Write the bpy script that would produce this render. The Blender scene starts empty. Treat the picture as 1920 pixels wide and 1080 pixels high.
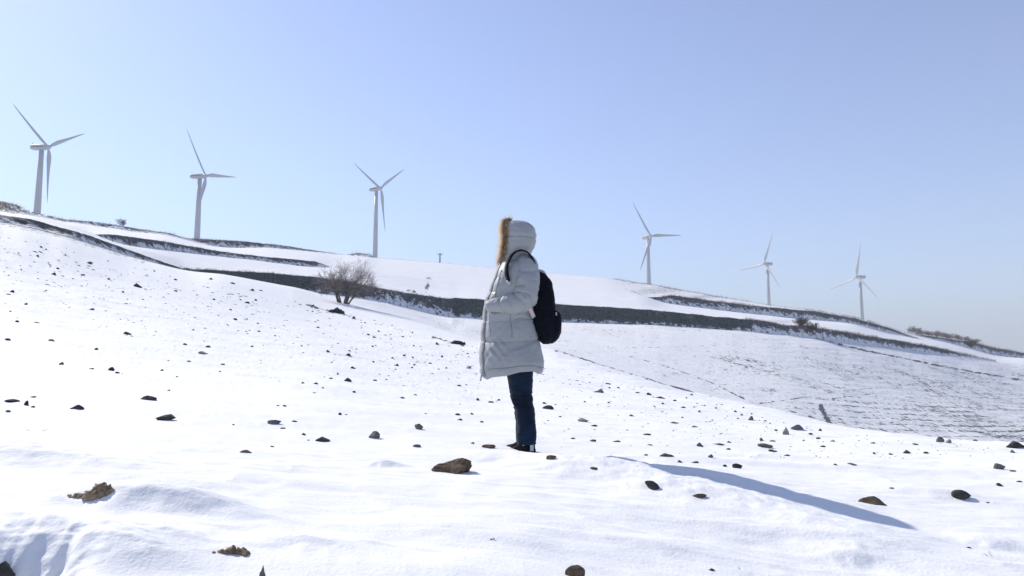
import bpy, bmesh, math, random
import numpy as np
from mathutils import Vector, Matrix, noise as mn

# ------------------------------------------------------------------ camera, world, sun, exposure
sc = bpy.context.scene
COL = sc.collection
CZ = 0.85                                   # camera height above the datum
PITCH = math.radians(6.3)
F = 1387.0                                  # focal length in photo pixels (1920 wide)
cam = bpy.data.objects.new('camera', bpy.data.cameras.new('camera'))
COL.objects.link(cam)
cam.location = (0, 0, CZ)
cam.rotation_euler = (math.pi/2 + PITCH, 0, 0)
cam.data.lens = F/1920*36.0
cam.data.sensor_width = 36.0
cam.data.clip_start = 0.05
cam.data.clip_end = 30000
sc.camera = cam

SUN_AZ = math.radians(-49.0)                # left of straight ahead
SUN_EL = math.radians(36.9)
world = bpy.data.worlds.new('World'); sc.world = world
world.use_nodes = True
wn = world.node_tree; wn.nodes.clear()
sky = wn.nodes.new('ShaderNodeTexSky'); sky.sky_type = 'NISHITA'
sky.sun_disc = False
sky.sun_elevation = SUN_EL
sky.sun_rotation = SUN_AZ
sky.altitude = 300
sky.air_density = 1.0; sky.dust_density = 0.3; sky.ozone_density = 5.0
bg = wn.nodes.new('ShaderNodeBackground'); bg.inputs['Strength'].default_value = 0.14
wo = wn.nodes.new('ShaderNodeOutputWorld')
hs = wn.nodes.new('ShaderNodeHueSaturation'); hs.inputs['Saturation'].default_value = 0.86; hs.inputs['Hue'].default_value = 0.511
wn.links.new(sky.outputs[0], hs.inputs['Color']); wn.links.new(hs.outputs[0], bg.inputs[0]); wn.links.new(bg.outputs[0], wo.inputs[0])
sl = bpy.data.lights.new('sun', 'SUN'); sl.energy = 4.5; sl.angle = math.radians(0.53); sl.color = (1.0, 0.94, 0.84)
sun = bpy.data.objects.new('sun', sl); COL.objects.link(sun)
SUNV = Vector((math.sin(SUN_AZ)*math.cos(SUN_EL), math.cos(SUN_AZ)*math.cos(SUN_EL), math.sin(SUN_EL)))
sun.rotation_euler = SUNV.to_track_quat('Z', 'Y').to_euler()
sun.location = (-30, 40, 60)
sc.view_settings.view_transform = 'Standard'; sc.view_settings.look = 'None'
sc.view_settings.exposure = 0.47; sc.view_settings.gamma = 1.0

rng = np.random.default_rng(7)
random.seed(7)

# ------------------------------------------------------------------ pixel -> ray helpers (photo pixels)
SP, CP = math.sin(PITCH), math.cos(PITCH)
def ray(px, py):
    u = (np.asarray(px, float)-960)/F; v = (540-np.asarray(py, float))/F
    Y = CP - v*SP; Z = SP + v*CP
    return u, Y, Z
def az_t(px, py):
    u, Y, Z = ray(px, py)
    return np.arctan2(u, Y), Z/np.hypot(u, Y)
def project(x, y, z):                      # world -> photo pixels (arrays)
    z = z-CZ
    dep = y*CP + z*SP
    dep = np.where(dep < 0.05, 0.05, dep)
    up = -y*SP + z*CP
    return 960+F*x/dep, 540-F*up/dep

# ------------------------------------------------------------------ noise
def _h(ix, iy, seed):
    n = (ix.astype(np.int64)*374761393 + iy.astype(np.int64)*668265263 + seed*1274126177) & 0xffffffff
    n = ((n ^ (n >> 13))*1274126177) & 0xffffffff
    n = n ^ (n >> 16)
    return (n & 0xffff)/32767.5-1.0
def vnoise(x, y, seed=0):
    x = np.asarray(x, float); y = np.asarray(y, float)
    ix = np.floor(x); iy = np.floor(y); fx = x-ix; fy = y-iy
    fx = fx*fx*fx*(fx*(fx*6-15)+10); fy = fy*fy*fy*(fy*(fy*6-15)+10)
    a = _h(ix, iy, seed); b = _h(ix+1, iy, seed); c = _h(ix, iy+1, seed); d = _h(ix+1, iy+1, seed)
    return (a*(1-fx)+b*fx)*(1-fy)+(c*(1-fx)+d*fx)*fy
def fbm(x, y, seed=0, octv=4, g=0.5):
    s = 0; a = 1.0; n = 0
    for i in range(octv):
        s = s + a*vnoise(x*2**i+17.3*i, y*2**i-9.1*i, seed+i); n += a; a *= g
    return s/n
def sstep(a, b, x):
    t = np.clip((x-a)/(b-a), 0, 1); return t*t*(3-2*t)

def pchip(D, Z, Q):
    """D, Z: (K,C) nodes; Q: (R,C) query distances ascending -> heights (R,C)"""
    h = np.diff(D, axis=0); dl = np.diff(Z, axis=0)/h
    m = np.zeros_like(Z)
    w1 = 2*h[1:]+h[:-1]; w2 = h[1:]+2*h[:-1]
    same = dl[1:]*dl[:-1] > 0
    with np.errstate(divide='ignore', invalid='ignore'):
        hm = (w1+w2)/(w1/dl[:-1]+w2/dl[1:])
    m[1:-1] = np.where(same, hm, 0)
    m[0] = dl[0]; m[-1] = dl[-1]
    out = np.empty_like(Q)
    C = D.shape[1]
    for c in range(C):
        k = np.clip(np.searchsorted(D[:, c], Q[:, c], side='right')-1, 0, D.shape[0]-2)
        hh = h[k, c]; t = (Q[:, c]-D[k, c])/hh
        t2 = t*t; t3 = t2*t
        lin = Z[k, c]+(Z[k+1, c]-Z[k, c])*t
        out[:, c] = (2*t3-3*t2+1)*Z[k, c]+(t3-2*t2+t)*hh*m[k, c]+(-2*t3+3*t2)*Z[k+1, c]+(t3-t2)*hh*m[k+1, c]
        out[:, c] = np.where(k >= 10, lin, out[:, c])
    return out

# ------------------------------------------------------------------ object helpers
def newmesh(name, verts, faces, mat=None, parent=None, smooth=True):
    me = bpy.data.meshes.new(name)
    me.from_pydata([tuple(map(float, v)) for v in verts], [], faces)
    me.update()
    if smooth: me.polygons.foreach_set('use_smooth', [True]*len(me.polygons))
    o = bpy.data.objects.new(name, me); COL.objects.link(o)
    if mat: me.materials.append(mat)
    if parent is not None: o.parent = parent
    return o
def from_bm(name, bm, mat=None, parent=None, smooth=False):
    me = bpy.data.meshes.new(name); bm.to_mesh(me); bm.free()
    if smooth: me.polygons.foreach_set('use_smooth', [True]*len(me.polygons))
    o = bpy.data.objects.new(name, me); COL.objects.link(o)
    if mat: me.materials.append(mat)
    if parent is not None: o.parent = parent
    return o
def empty(name, loc, rz=0):
    o = bpy.data.objects.new(name, None); COL.objects.link(o)
    o.location = loc; o.rotation_euler = (0, 0, rz); o.empty_display_size = 0.2
    return o
def tag(o, label=None, cat=None, group=None, kind=None):
    if label: o['label'] = label
    if cat: o['category'] = cat
    if group: o['group'] = group
    if kind: o['kind'] = kind
    return o
def grid_faces(r, c, closed=False):
    f = []
    for i in range(r-1):
        for j in range(c if closed else c-1):
            k = (j+1) % c
            f.append((i*c+j, i*c+k, (i+1)*c+k, (i+1)*c+j))
    return f

# ------------------------------------------------------------------ materials
def mat_new(name):
    m = bpy.data.materials.new(name); m.use_nodes = True
    nt = m.node_tree; b = nt.nodes['Principled BSDF']
    return m, nt, b
def N(nt, t, **kw):
    n = nt.nodes.new(t)
    for k, v in kw.items(): setattr(n, k, v)
    return n
def mathn(nt, op, a, b=None, clamp=False):
    n = N(nt, 'ShaderNodeMath', operation=op); n.use_clamp = clamp
    for i, v in enumerate((a, b)):
        if v is None: continue
        if isinstance(v, (int, float)): n.inputs[i].default_value = v
        else: nt.links.new(v, n.inputs[i])
    return n.outputs[0]
def noise_n(nt, vec, scale, detail=4, rough=0.55):
    n = N(nt, 'ShaderNodeTexNoise'); n.inputs['Scale'].default_value = scale
    n.inputs['Detail'].default_value = detail; n.inputs['Roughness'].default_value = rough
    if vec is not None: nt.links.new(vec, n.inputs['Vector'])
    return n.outputs[0]
def mapping(nt, vec, scale=(1, 1, 1), rot=(0, 0, 0)):
    n = N(nt, 'ShaderNodeMapping'); n.inputs['Scale'].default_value = scale; n.inputs['Rotation'].default_value = rot
    nt.links.new(vec, n.inputs['Vector']); return n.outputs[0]
def ramp(nt, fac, stops):
    n = N(nt, 'ShaderNodeValToRGB'); nt.links.new(fac, n.inputs[0])
    e = n.color_ramp.elements
    while len(e) < len(stops): e.new(0.5)
    for i, (p, c) in enumerate(stops):
        e[i].position = p; e[i].color = (*c, 1) if len(c) == 3 else c
    return n.outputs[0]
def mixc(nt, fac, a, b):
    n = N(nt, 'ShaderNodeMix', data_type='RGBA')
    for s, v in ((0, fac), (6, a), (7, b)):
        if isinstance(v, (int, float)): n.inputs[s].default_value = v
        elif isinstance(v, tuple): n.inputs[s].default_value = (*v, 1)
        else: nt.links.new(v, n.inputs[s])
    return n.outputs[2]
def bump(nt, h, strength, dist, nrm=None):
    n = N(nt, 'ShaderNodeBump'); n.inputs['Strength'].default_value = strength; n.inputs['Distance'].default_value = dist
    nt.links.new(h, n.inputs['Height'])
    if nrm is not None: nt.links.new(nrm, n.inputs['Normal'])
    return n.outputs[0]
def simple_mat(name, c1, c2, scale=20, rough=0.8, bscale=None, bstr=0.3, bdist=0.01, coord='Object', spec=0.3, sheen=0):
    m, nt, b = mat_new(name)
    tc = N(nt, 'ShaderNodeTexCoord').outputs[coord]
    n1 = noise_n(nt, tc, scale, 5)
    col = ramp(nt, n1, [(0.3, c1), (0.7, c2)])
    nt.links.new(col, b.inputs['Base Color']); b.inputs['Roughness'].default_value = rough
    b.inputs['Specular IOR Level'].default_value = spec
    if sheen: b.inputs['Sheen Weight'].default_value = sheen
    if bscale:
        nt.links.new(bump(nt, noise_n(nt, tc, bscale, 5), bstr, bdist), b.inputs['Normal'])
    return m

def snow_material():
    m, nt, b = mat_new('snow')
    geo = N(nt, 'ShaderNodeNewGeometry').outputs['Position']
    def at(n):
        a = N(nt, 'ShaderNodeAttribute'); a.attribute_name = n; return a.outputs['Fac']
    a_bank, a_dirt, a_spk, a_fur, a_oliv = at('bank'), at('dirt'), at('speck'), at('furrow'), at('olive')
    snowc = ramp(nt, noise_n(nt, geo, 0.35, 5), [(0.3, (0.77, 0.772, 0.772)), (0.7, (0.82, 0.82, 0.815))])
    # soil
    soil = ramp(nt, noise_n(nt, geo, 1.7, 6), [(0.3, (0.058, 0.060, 0.066)), (0.7, (0.15, 0.15, 0.152))])
    oliv = ramp(nt, noise_n(nt, geo, 2.6, 8, 0.75), [(0.36, (0.040, 0.056, 0.058)), (0.52, (0.080, 0.100, 0.094)), (0.66, (0.17, 0.19, 0.17))])
    soil = mixc(nt, a_oliv, soil, oliv)
    # bank: mottled soil and snow, streaky down the face
    bn = noise_n(nt, mapping(nt, geo, (1, 1, 0.8)), 1.3, 9, 0.78)
    # bank attr v: soil where noise < f(v)
    bm_ = mathn(nt, 'SUBTRACT', mathn(nt, 'ADD', a_bank, mathn(nt, 'MULTIPLY', mathn(nt, 'SUBTRACT', bn, 0.5), 3.6)), 0.5)
    bmask = mathn(nt, 'MULTIPLY', mathn(nt, 'MULTIPLY', bm_, 9.0, True), mathn(nt, 'GREATER_THAN', a_bank, 0.02))
    # specks: small clods and stalks, stretched, threshold driven by the speck attribute
    s1 = noise_n(nt, geo, 1.3, 8, 0.70)
    s1b = noise_n(nt, geo, 0.16, 4, 0.65)
    thr = mathn(nt, 'SUBTRACT', 0.72, mathn(nt, 'MULTIPLY', a_spk, mathn(nt, 'ADD', -0.04, mathn(nt, 'MULTIPLY', s1b, 0.44))))
    spk = mathn(nt, 'MULTIPLY', mathn(nt, 'SUBTRACT', s1, thr), 22.0, True)
    # furrows
    w = N(nt, 'ShaderNodeTexWave', wave_type='BANDS', bands_direction='X')
    w.inputs['Scale'].default_value = 0.17; w.inputs['Distortion'].default_value = 2.6; w.inputs['Detail'].default_value = 2
    w.inputs['Detail Scale'].default_value = 0.35
    nt.links.new(mapping(nt, geo, (1, 1, 1), (0, 0, math.radians(52))), w.inputs['Vector'])
    fn = noise_n(nt, mapping(nt, geo, (1.6, 0.45, 1), (0, 0, math.radians(52))), 1.3, 5, 0.65)
    fv = mathn(nt, 'MULTIPLY', w.outputs['Fac'], fn)
    fthr = mathn(nt, 'SUBTRACT', 0.69, mathn(nt, 'MULTIPLY', a_fur, 0.27))
    fur = mathn(nt, 'MULTIPLY', mathn(nt, 'SUBTRACT', fv, fthr), 11.0, True)
    fur = mathn(nt, 'MULTIPLY', fur, mathn(nt, 'GREATER_THAN', a_fur, 0.02))
    # explicit dirt
    dn = noise_n(nt, mapping(nt, geo, (1, 0.7, 1)), 3.0, 5, 0.7)
    dr = mathn(nt, 'MULTIPLY', mathn(nt, 'SUBTRACT', mathn(nt, 'ADD', a_dirt, mathn(nt, 'MULTIPLY', mathn(nt, 'SUBTRACT', dn, 0.5), 1.7)), 0.5), 7.0, True)
    dr = mathn(nt, 'MULTIPLY', dr, mathn(nt, 'GREATER_THAN', a_dirt, 0.02))
    mask = mathn(nt, 'MAXIMUM', mathn(nt, 'MAXIMUM', bmask, spk), mathn(nt, 'MAXIMUM', fur, dr))
    nt.links.new(mixc(nt, mask, snowc, soil), b.inputs['Base Color'])
    b.inputs['Roughness'].default_value = 0.75
    b.inputs['Specular IOR Level'].default_value = 0.25
    # relief
    rip = noise_n(nt, mapping(nt, geo, (0.55, 1.6, 1), (0, 0, math.radians(-14))), 2.3, 6, 0.55)
    gr = noise_n(nt, geo, 60, 3)
    nrm = bump(nt, rip, 0.17, 0.08)
    nrm = bump(nt, gr, 0.30, 0.010, nrm)
    rough = noise_n(nt, geo, 2.2, 7, 0.7)
    bk = mathn(nt, 'MULTIPLY', rough, mathn(nt, 'MAXIMUM', a_bank, mathn(nt, 'MULTIPLY', a_spk, 0.35)))
    nrm = bump(nt, bk, 0.8, 0.9, nrm)
    nt.links.new(nrm, b.inputs['Normal'])
    return m
M_SNOW = snow_material()

# ------------------------------------------------------------------ terrain from feature lines
# each line: (photo x, photo y, distance) -> the ground rises and falls through these real 3-D lines
def line(pts):
    p = np.array(pts, float)
    a, t = az_t(p[:, 0], p[:, 1])
    # smooth distance, t vs azimuth
    return a, t, p[:, 2]
L = {}
L['crest'] = line([(-300, 350, 56), (0, 416, 60), (60, 428, 61), (130, 445, 63), (240, 480, 68), (340, 506, 72), (450, 526, 75), (560, 547, 76), (640, 567, 74), (760, 600, 62), (900, 640, 47), (1040, 657, 37), (1170, 697, 29), (1250, 722, 24.5), (1360, 750, 20), (1470, 773, 16), (1600, 803, 13), (1750, 822, 11.8), (1920, 832, 11), (2300, 860, 10)])
L['m2'] = line([(-300, 500, 28), (0, 528, 30), (300, 560, 36), (600, 608, 40), (760, 640, 34), (900, 672, 28), (1040, 702, 23), (1250, 752, 15.5), (1470, 795, 11.5), (1600, 815, 10.3), (1920, 846, 9), (2300, 872, 8)])
L['m1'] = line([(-300, 632, 13), (0, 640, 14), (300, 648, 16), (600, 664, 18), (900, 735, 13.5), (1040, 757, 11.7), (1250, 782, 10), (1470, 816, 8.8), (1600, 835, 8), (1920, 868, 7.4), (2300, 895, 7)])
L['w1b'] = line([(-300, 372, 62), (0, 414, 63), (60, 426, 65), (130, 443, 68), (240, 479, 78), (340, 514, 92), (450, 532, 100), (560, 548, 106), (620, 551, 108), (700, 562, 110), (780, 580, 112), (850, 597, 114), (870, 591, 116), (905, 598, 117), (950, 602, 119), (1060, 603, 122), (1230, 609, 127), (1400, 620, 136), (1480, 629, 141), (1500, 631, 143), (1580, 638, 152), (1700, 656, 170), (1800, 669, 188), (1855, 678, 200), (1920, 686, 215), (2300, 740, 260)])
L['w1t'] = line([(-300, 366, 63.5), (0, 402, 65), (60, 411, 67), (130, 430, 70), (160, 439, 72), (240, 468, 79.5), (340, 503, 94), (400, 506, 98), (480, 510, 104), (560, 516, 109), (640, 525, 111), (700, 538, 113), (760, 549, 114), (846, 561, 116.5), (852, 557.5, 117.5), (905, 562, 119), (1040, 570, 124), (1200, 579, 129), (1390, 598, 138), (1420, 600, 140), (1475, 611, 144), (1500, 611, 145.5), (1560, 620, 151.5), (1690, 640, 171), (1760, 653, 184), (1850, 675, 201), (1920, 685, 216), (2300, 739, 261)])
L['w2b'] = line([(-300, 365, 78), (0, 401.5, 79), (60, 410, 84), (130, 427, 92), (160, 439, 98), (220, 459, 104), (330, 471, 116), (450, 485, 128), (560, 499, 138), (632, 505, 142), (700, 518, 146), (850, 532, 150), (1050, 545, 156), (1200, 556, 163), (1235, 567, 166), (1330, 579, 174), (1440, 591, 184), (1600, 605, 206), (1700, 633, 228), (1760, 646, 240), (1840, 665.5, 262), (1920, 675, 285), (2300, 728, 360)])
L['w2t'] = line([(-300, 364, 79), (0, 401, 80.5), (60, 408.5, 85.5), (130, 424, 93.5), (160, 434, 99.5), (220, 441, 106), (300, 452, 114), (400, 469, 124.5), (500, 482, 134), (590, 490, 142), (612, 496, 143), (630, 503.8, 143), (640, 506, 143.5), (700, 517.5, 147), (850, 531.5, 151), (1050, 544.5, 157), (1200, 555, 164), (1235, 557, 168), (1260, 554, 170), (1330, 563, 178), (1440, 576, 187), (1530, 584, 198), (1610, 598.5, 210), (1660, 613, 221), (1700, 627, 230), (1760, 645, 241), (1840, 665, 263), (1920, 674.5, 286), (2300, 727, 361)])
L['w3b'] = line([(-300, 350, 99), (0, 399.5, 100), (60, 404, 112), (120, 415, 128), (200, 426, 142), (260, 436, 150), (310, 439.5, 156), (345, 448, 160), (380, 459, 163), (430, 465, 168), (500, 464, 176), (560, 469, 182), (640, 478, 187), (683, 480, 188), (703, 484, 189), (760, 488, 190), (830, 493.5, 191), (925, 503, 193), (1030, 513.5, 196), (1130, 521.5, 199), (1220, 535, 203), (1330, 554.5, 210), (1440, 573.5, 216), (1530, 583, 226), (1610, 597.5, 240), (1660, 611.5, 252), (1700, 626, 262), (1770, 640, 282), (1830, 656, 300), (1850, 664, 305), (1880, 669, 315), (1920, 671, 322), (2300, 725, 420)])
L['sky'] = line([(-300, 300, 108), (0, 376, 111), (25, 383, 117), (60, 401, 121), (120, 410.5, 133), (200, 419, 147), (260, 429, 155), (320, 437.5, 160.5), (345, 446, 163.5), (440, 451, 173), (520, 458.5, 181), (600, 471, 188), (645, 477.5, 190), (660, 476.5, 191), (672, 474, 191), (690, 477, 192), (705, 483, 192), (760, 487, 193), (830, 492.5, 194), (925, 502, 196), (1030, 512.5, 199), (1130, 520.5, 202), (1220, 533.5, 206), (1330, 553, 213), (1440, 572.5, 219), (1530, 582.5, 229), (1610, 597, 243), (1660, 611, 255), (1700, 624, 265), (1770, 634, 286), (1830, 643, 305), (1860, 651, 314), (1920, 662, 328), (2300, 715, 428)])

A_IN = math.radians(41)
az_in = np.linspace(-A_IN, A_IN, 960)
az_l = -A_IN - np.cumsum(np.full(70, (math.pi-A_IN)/70.0))
az_r = A_IN + np.cumsum(np.full(70, (math.pi-A_IN)/70.0))
AZ = np.concatenate([az_l[::-1], az_in, az_r])
C = len(AZ)
azc = np.clip(AZ, -A_IN*1.02, A_IN*1.02)
wout = sstep(math.radians(44), math.radians(110), np.abs(AZ))      # blend to a plain slope behind the camera

def edge_jit(seed, amp, sc1=60, on=1.0):
    return on*amp*fbm(azc*sc1, azc*0+seed*3.7, seed, 4, 0.6)
def wall_on(b_, t_):
    (tb0, db0), (tt0, dt0) = ev(b_), ev(t_)
    return smooth1(sstep(0.3, 1.2, tt0*dt0-tb0*db0), 9)
def ev(name):
    a, t, d = L[name]
    tt = np.interp(azc, a, t); dd = np.interp(azc, a, d)
    return tt, dd
def smooth1(v, n):
    k = np.hanning(n+2)[1:-1]; k /= k.sum()
    return np.convolve(np.pad(v, n//2, mode='edge'), k, 'valid')[:len(v)]

nodesD = []; nodesZ = []
def add(d, z):
    nodesD.append(np.broadcast_to(d, (C,)).astype(float)); nodesZ.append(np.broadcast_to(z, (C,)).astype(float))
xs = np.sin(azc)/math.sin(math.radians(35))      # -1 .. 1 across the frame
add(0.0, -0.84)
xp_ = np.clip(xs, 0, 1.3); xn_ = np.clip(xs, -1.3, 0)
add(2.9, smooth1(-0.71-0.25*xp_-0.06*xn_, 61))
add(5.35, smooth1(-0.605-0.23*xp_-0.13*xn_, 61))
for nm in ('m1', 'm2'):
    t, d = ev(nm); t = smooth1(t, 61); d = smooth1(d, 61); add(d, t*d)
t, d = ev('crest'); t = smooth1(t, 21); d = smooth1(d, 61)
tc_, dc_ = smooth1(t, 41), d
add(d, t*d)
# dip behind the crest and the front of the far field
pxl = 960+F*np.tan(azc)/1.0
rgt = sstep(640, 1150, pxl)
tb, db = ev('w1b'); tb = smooth1(tb, 7)+edge_jit(5, 0.0004, 40)
d6 = dc_+np.minimum((db-dc_)*0.3, 4+10*rgt)
d7 = dc_+(db-dc_)*(0.5*(1-rgt)+0.34*rgt)
t7 = tc_-0.003-0.010*rgt
t6 = t7-0.002-0.05*sstep(900, 1500, pxl)*1.0-0.004*rgt
left = 1-sstep(330, 420, pxl)
t6 = t6*(1-left)+left*(tc_+(tb-tc_)*0.35-0.0004); t7 = t7*(1-left)+left*(tc_+(tb-tc_)*0.7-0.0003)
add(d6, t6*d6); add(d7, t7*d7)
d8 = d7+(db-d7)*0.45
k8 = 0.40+0.12*rgt
t8 = t7+(tb-t7)*k8
add(d8, t8*d8)
db = smooth1(db, 15)+0.25*fbm(azc*25, azc*0, 31, 3)
zb_s = smooth1(tb*db, 61); dbs = smooth1(db, 61); z8 = t8*d8
add(dbs-3.0, zb_s-(zb_s-z8)/(dbs-d8)*3.0); add(db, tb*db)
tt, dt = ev('w1t'); tt = smooth1(tt, 5)+edge_jit(7, 0.0009, 120); dt = np.maximum(smooth1(dt, 15), db+0.7)
H1 = (tt*dt-tb*db); add(dt, tt*dt); add(dt+2.2, smooth1(tt, 61)*(smooth1(dt, 31)+2.2)); dt = dt+2.2
WH = [H1]
prev_t, prev_d = tt, dt
for k, (b_, t_) in enumerate((('w2b', 'w2t'), ('w3b', 'sky'))):
    tb2, db2 = ev(b_); won = wall_on(b_, t_); tb2 = smooth1(tb2, 9); db2 = np.maximum(smooth1(db2, 15)+0.3*won*fbm(azc*30, azc*0, 41+k, 4), prev_d+3.5)
    tt2, dt2 = ev(t_); tt2 = smooth1(tt2, 7)+edge_jit(11+k, 0.0005, 110, won)+edge_jit(21+k, 0.0005, 200, won); dt2 = np.maximum(smooth1(dt2, 15), db2+0.8)
    zs2 = smooth1(tb2*db2, 31)
    if k == 0:
        t3_, d3_ = ev('w3b'); z3_ = smooth1(t3_*d3_, 31); zp_ = nodesZ[-1]; dp_ = nodesD[-1]
        zi = zp_+(z3_-zp_)*(db2-dp_)/(np.maximum(d3_, db2+5)-dp_); wz = smooth1(won, 41); zs2 = smooth1(wz*zs2+(1-wz)*zi, 15)
    Hk = won*np.maximum(tt2*dt2-zs2, 0)+(1-won)*0.03
    if k == 1: Hk = np.maximum(tt2*dt2-zs2, 0.02)
    add(db2, zs2); add(dt2, zs2+Hk); WH.append(tt2*dt2-tb2*db2)
    prev_t, prev_d = tt2, dt2
    if k == 0: add(dt2+2.2, smooth1(zs2+Hk, 31)+0.12); prev_d = dt2+2.2
tsky, dsky = smooth1(prev_t, 41), prev_d
dT = np.interp(azc, az_t([0, 380, 710, 1214, 1434, 1920], [400]*6)[0], [603, 610, 668, 752, 900, 930])
add(dsky*1.25, (tsky-0.008)*dsky*1.25)
add(dT, (tsky-0.026)*dT)
add(dT*1.12, (tsky-0.045)*dT*1.12)
add(dT*2.0, (tsky*0.3-0.05)*dT*2.0)
add(dT*0+3900, dT*0-300)
Dn = np.array(nodesD); Zn = np.array(nodesZ)
# behind the camera the slope levels out
Zflat = -0.85-0.010*Dn-0.03*Dn*np.clip(np.sin(AZ), -0.3, 1)[None, :]*0.6
Zn = Zn*(1-wout)+Zflat*wout
nseg = [22, 170, 90, 90, 95, 10, 14, 110, 66, 5, 22, 4, 42, 14, 4, 32, 14, 8, 8, 4, 8, 10]
SEGMAP = [0, 1, 2, 3, 4, 5, 6, 7, 8, 8, 9, 10, 10, 11, 12, 12, 13, 14, 15, 16, 17, 18]
FR0 = [0]*8+[0, .93, 0, 0, .05, 0, 0, .05, 0, 0, 0, 0, 0, 0]
FR1 = [1]*8+[.93, 1, 1, .05, 1, 1, .05, 1, 1, 1, 1, 1, 1, 1]
assert len(nseg) == len(Dn)-1, (len(nseg), len(Dn))
Q = []; SEG = []; FR = []
for k, n in enumerate(nseg):
    f = np.arange(n)/n
    if k == 0: f = f**0.6; 
    a, b = Dn[k], Dn[k+1]
    if 1 <= k <= 4 or k in (7, 8): q = a[None]*(b/a)[None]**f[:, None]
    else: q = a[None]+(b-a)[None]*f[:, None]
    if k == 0: q = np.maximum(q, 0.02+0.0*q)+np.arange(n)[:, None]*1e-4
    Q.append(q); SEG += [SEGMAP[k]]*n; FR += list(FR0[k]+(FR1[k]-FR0[k])*f)
Q.append(Dn[-1][None]); SEG.append(18); FR.append(1.0)
Q = np.concatenate(Q); SEG = np.array(SEG); FR = np.array(FR)
Zg = pchip(Dn, Zn, Q)
R = Q.shape[0]
X = Q*np.sin(AZ)[None]; Y = Q*np.cos(AZ)[None]

# relief ---------------------------------------------------------------
near = 1-sstep(25, 60, Q)
fade_cam = sstep(0.6, 2.0, Q)
Xr = X*0.97-Y*0.22; Yr = X*0.22+Y*0.97          # drift direction
rel = 0.024*fbm(Xr/1.7, Yr/0.9, 51, 3)+0.006*fbm(Xr/0.55, Yr/0.26, 55, 3)+0.004*fbm(Xr/0.16, Yr/0.08, 58, 2)
rel = rel*(1+Q/22.0)
rel += 0.08*fbm(X/7.0, Y/5.0, 61, 3)*sstep(6.5, 14, Q)
ridge = 1-np.abs(fbm(Xr/0.9, Yr/0.33, 71, 3))
rel += 0.007*ridge**6*near
is_near = (SEG <= 4)[:, None]
Zg = Zg+np.where(is_near, rel*near*fade_cam, 0)
# mid field: plough ridges and unevenness
fld = ((SEG >= 5) & (SEG <= 8))[:, None]
aa = math.radians(52)
fc = X*math.cos(aa)-Y*math.sin(aa)
fl = 0.06*fbm(X/3.2, Y/2.2, 81, 4)+0.02*np.sin(fc*2*math.pi*0.42/1.0+2*fbm(X/8, Y/8, 5, 2))*sstep(1300, 1600, pxl)[None]
Zg = Zg+np.where(fld, fl*np.minimum(1, np.abs(Q-Dn[5][None])/8.0), 0)
fld2 = ((SEG >= 10) & (SEG <= 13))[:, None]
Zg = Zg+np.where(fld2, 0.05*fbm(X/5, Y/5, 91, 4)+0.35*fbm(X/22, Y/16, 93, 2)*np.clip((Q-Dn[11][None])/12, 0, 1)*np.clip((Dn[15][None]-Q)/12, 0, 1), 0)
# banks rough
for k, hh in ((9, WH[0]), (11, WH[1]), (13, WH[2])):
    rowm = (SEG == k)
    env = np.sin(np.clip(FR[rowm], 0, 1)*math.pi)[:, None]
    Zg[rowm] += env*0.45*np.clip(hh, 0, 2)[None]*fbm(X[rowm]/1.6, Y[rowm]/1.6, 95, 5, 0.65)

# foreground mounds and hollows (px, py, radius across m, radius along m, height m, rotation)
def base_hit(px, py, Zs):
    a, t = az_t(px, py)
    c = int(np.argmin(np.abs(AZ-a)))
    tt = Zs[:, c]/Q[:, c]
    i = np.argmax((tt >= t) & (Q[:, c] > 1.0))
    i = max(i, 1)
    t0, t1 = tt[i-1], tt[i]
    f = 0 if t1 == t0 else (t-t0)/(t1-t0); f = min(max(f, 0), 1)
    d = Q[i-1, c]*(1-f)+Q[i, c]*f
    return np.array([d*math.sin(a), d*math.cos(a), t*d+CZ])
ZB = Zg.copy()
MOUNDS = [(70, 868, 0.75, 0.16, 0.075, -6), (15, 846, 0.30, 0.09, 0.05, -4), (250, 948, 0.50, 0.13, 0.07, -9), (330, 955, 0.30, 0.10, 0.04, 0), (470, 878, 0.5, 0.14, 0.03, -8),
          (150, 1040, 0.42, 0.20, 0.10, 0), (20, 1000, 0.30, 0.12, 0.06, -10), (590, 1035, 0.24, 0.085, 0.045, -6), (718, 872, 0.10, 0.06, 0.035, 0), (1590, 1050, 0.12, 0.07, 0.03, 0), (1850, 1022, 0.14, 0.07, 0.03, -20),
          (1500, 1015, 0.5, 0.16, 0.035, -10), (1330, 900, 0.7, 0.25, 0.03, -6), (1740, 925, 0.35, 0.14, 0.035, -10), (1400, 872, 0.45, 0.12, 0.03, -4), (1620, 880, 0.6, 0.14, 0.03, -5),
          (-10, 1095, 0.14, 0.20, -0.24, 10), (700, 1075, 0.5, 0.15, 0.04, 0), (300, 905, 0.45, 0.12, 0.03, -8), (1180, 955, 0.5, 0.13, 0.022, -10), (1250, 1030, 0.35, 0.10, 0.022, -8),
          (890, 868, 0.26, 0.10, -0.020, 0), (1000, 905, 0.5, 0.13, 0.015, -6), (860, 1000, 0.6, 0.16, 0.02, -4), (1480, 862, 0.8, 0.2, 0.03, -3), (560, 905, 0.5, 0.13, 0.022, -4),
          (975, 853, 0.34, 0.16, 0.018, 0), (1260, 925, 1.05, 0.36, 0.10, -38), (1090, 862, 0.45, 0.30, -0.085, -20), (1075, 889, 0.40, 0.20, 0.035, -20), (1700, 1055, 0.5, 0.2, 0.02, -30)]
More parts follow.
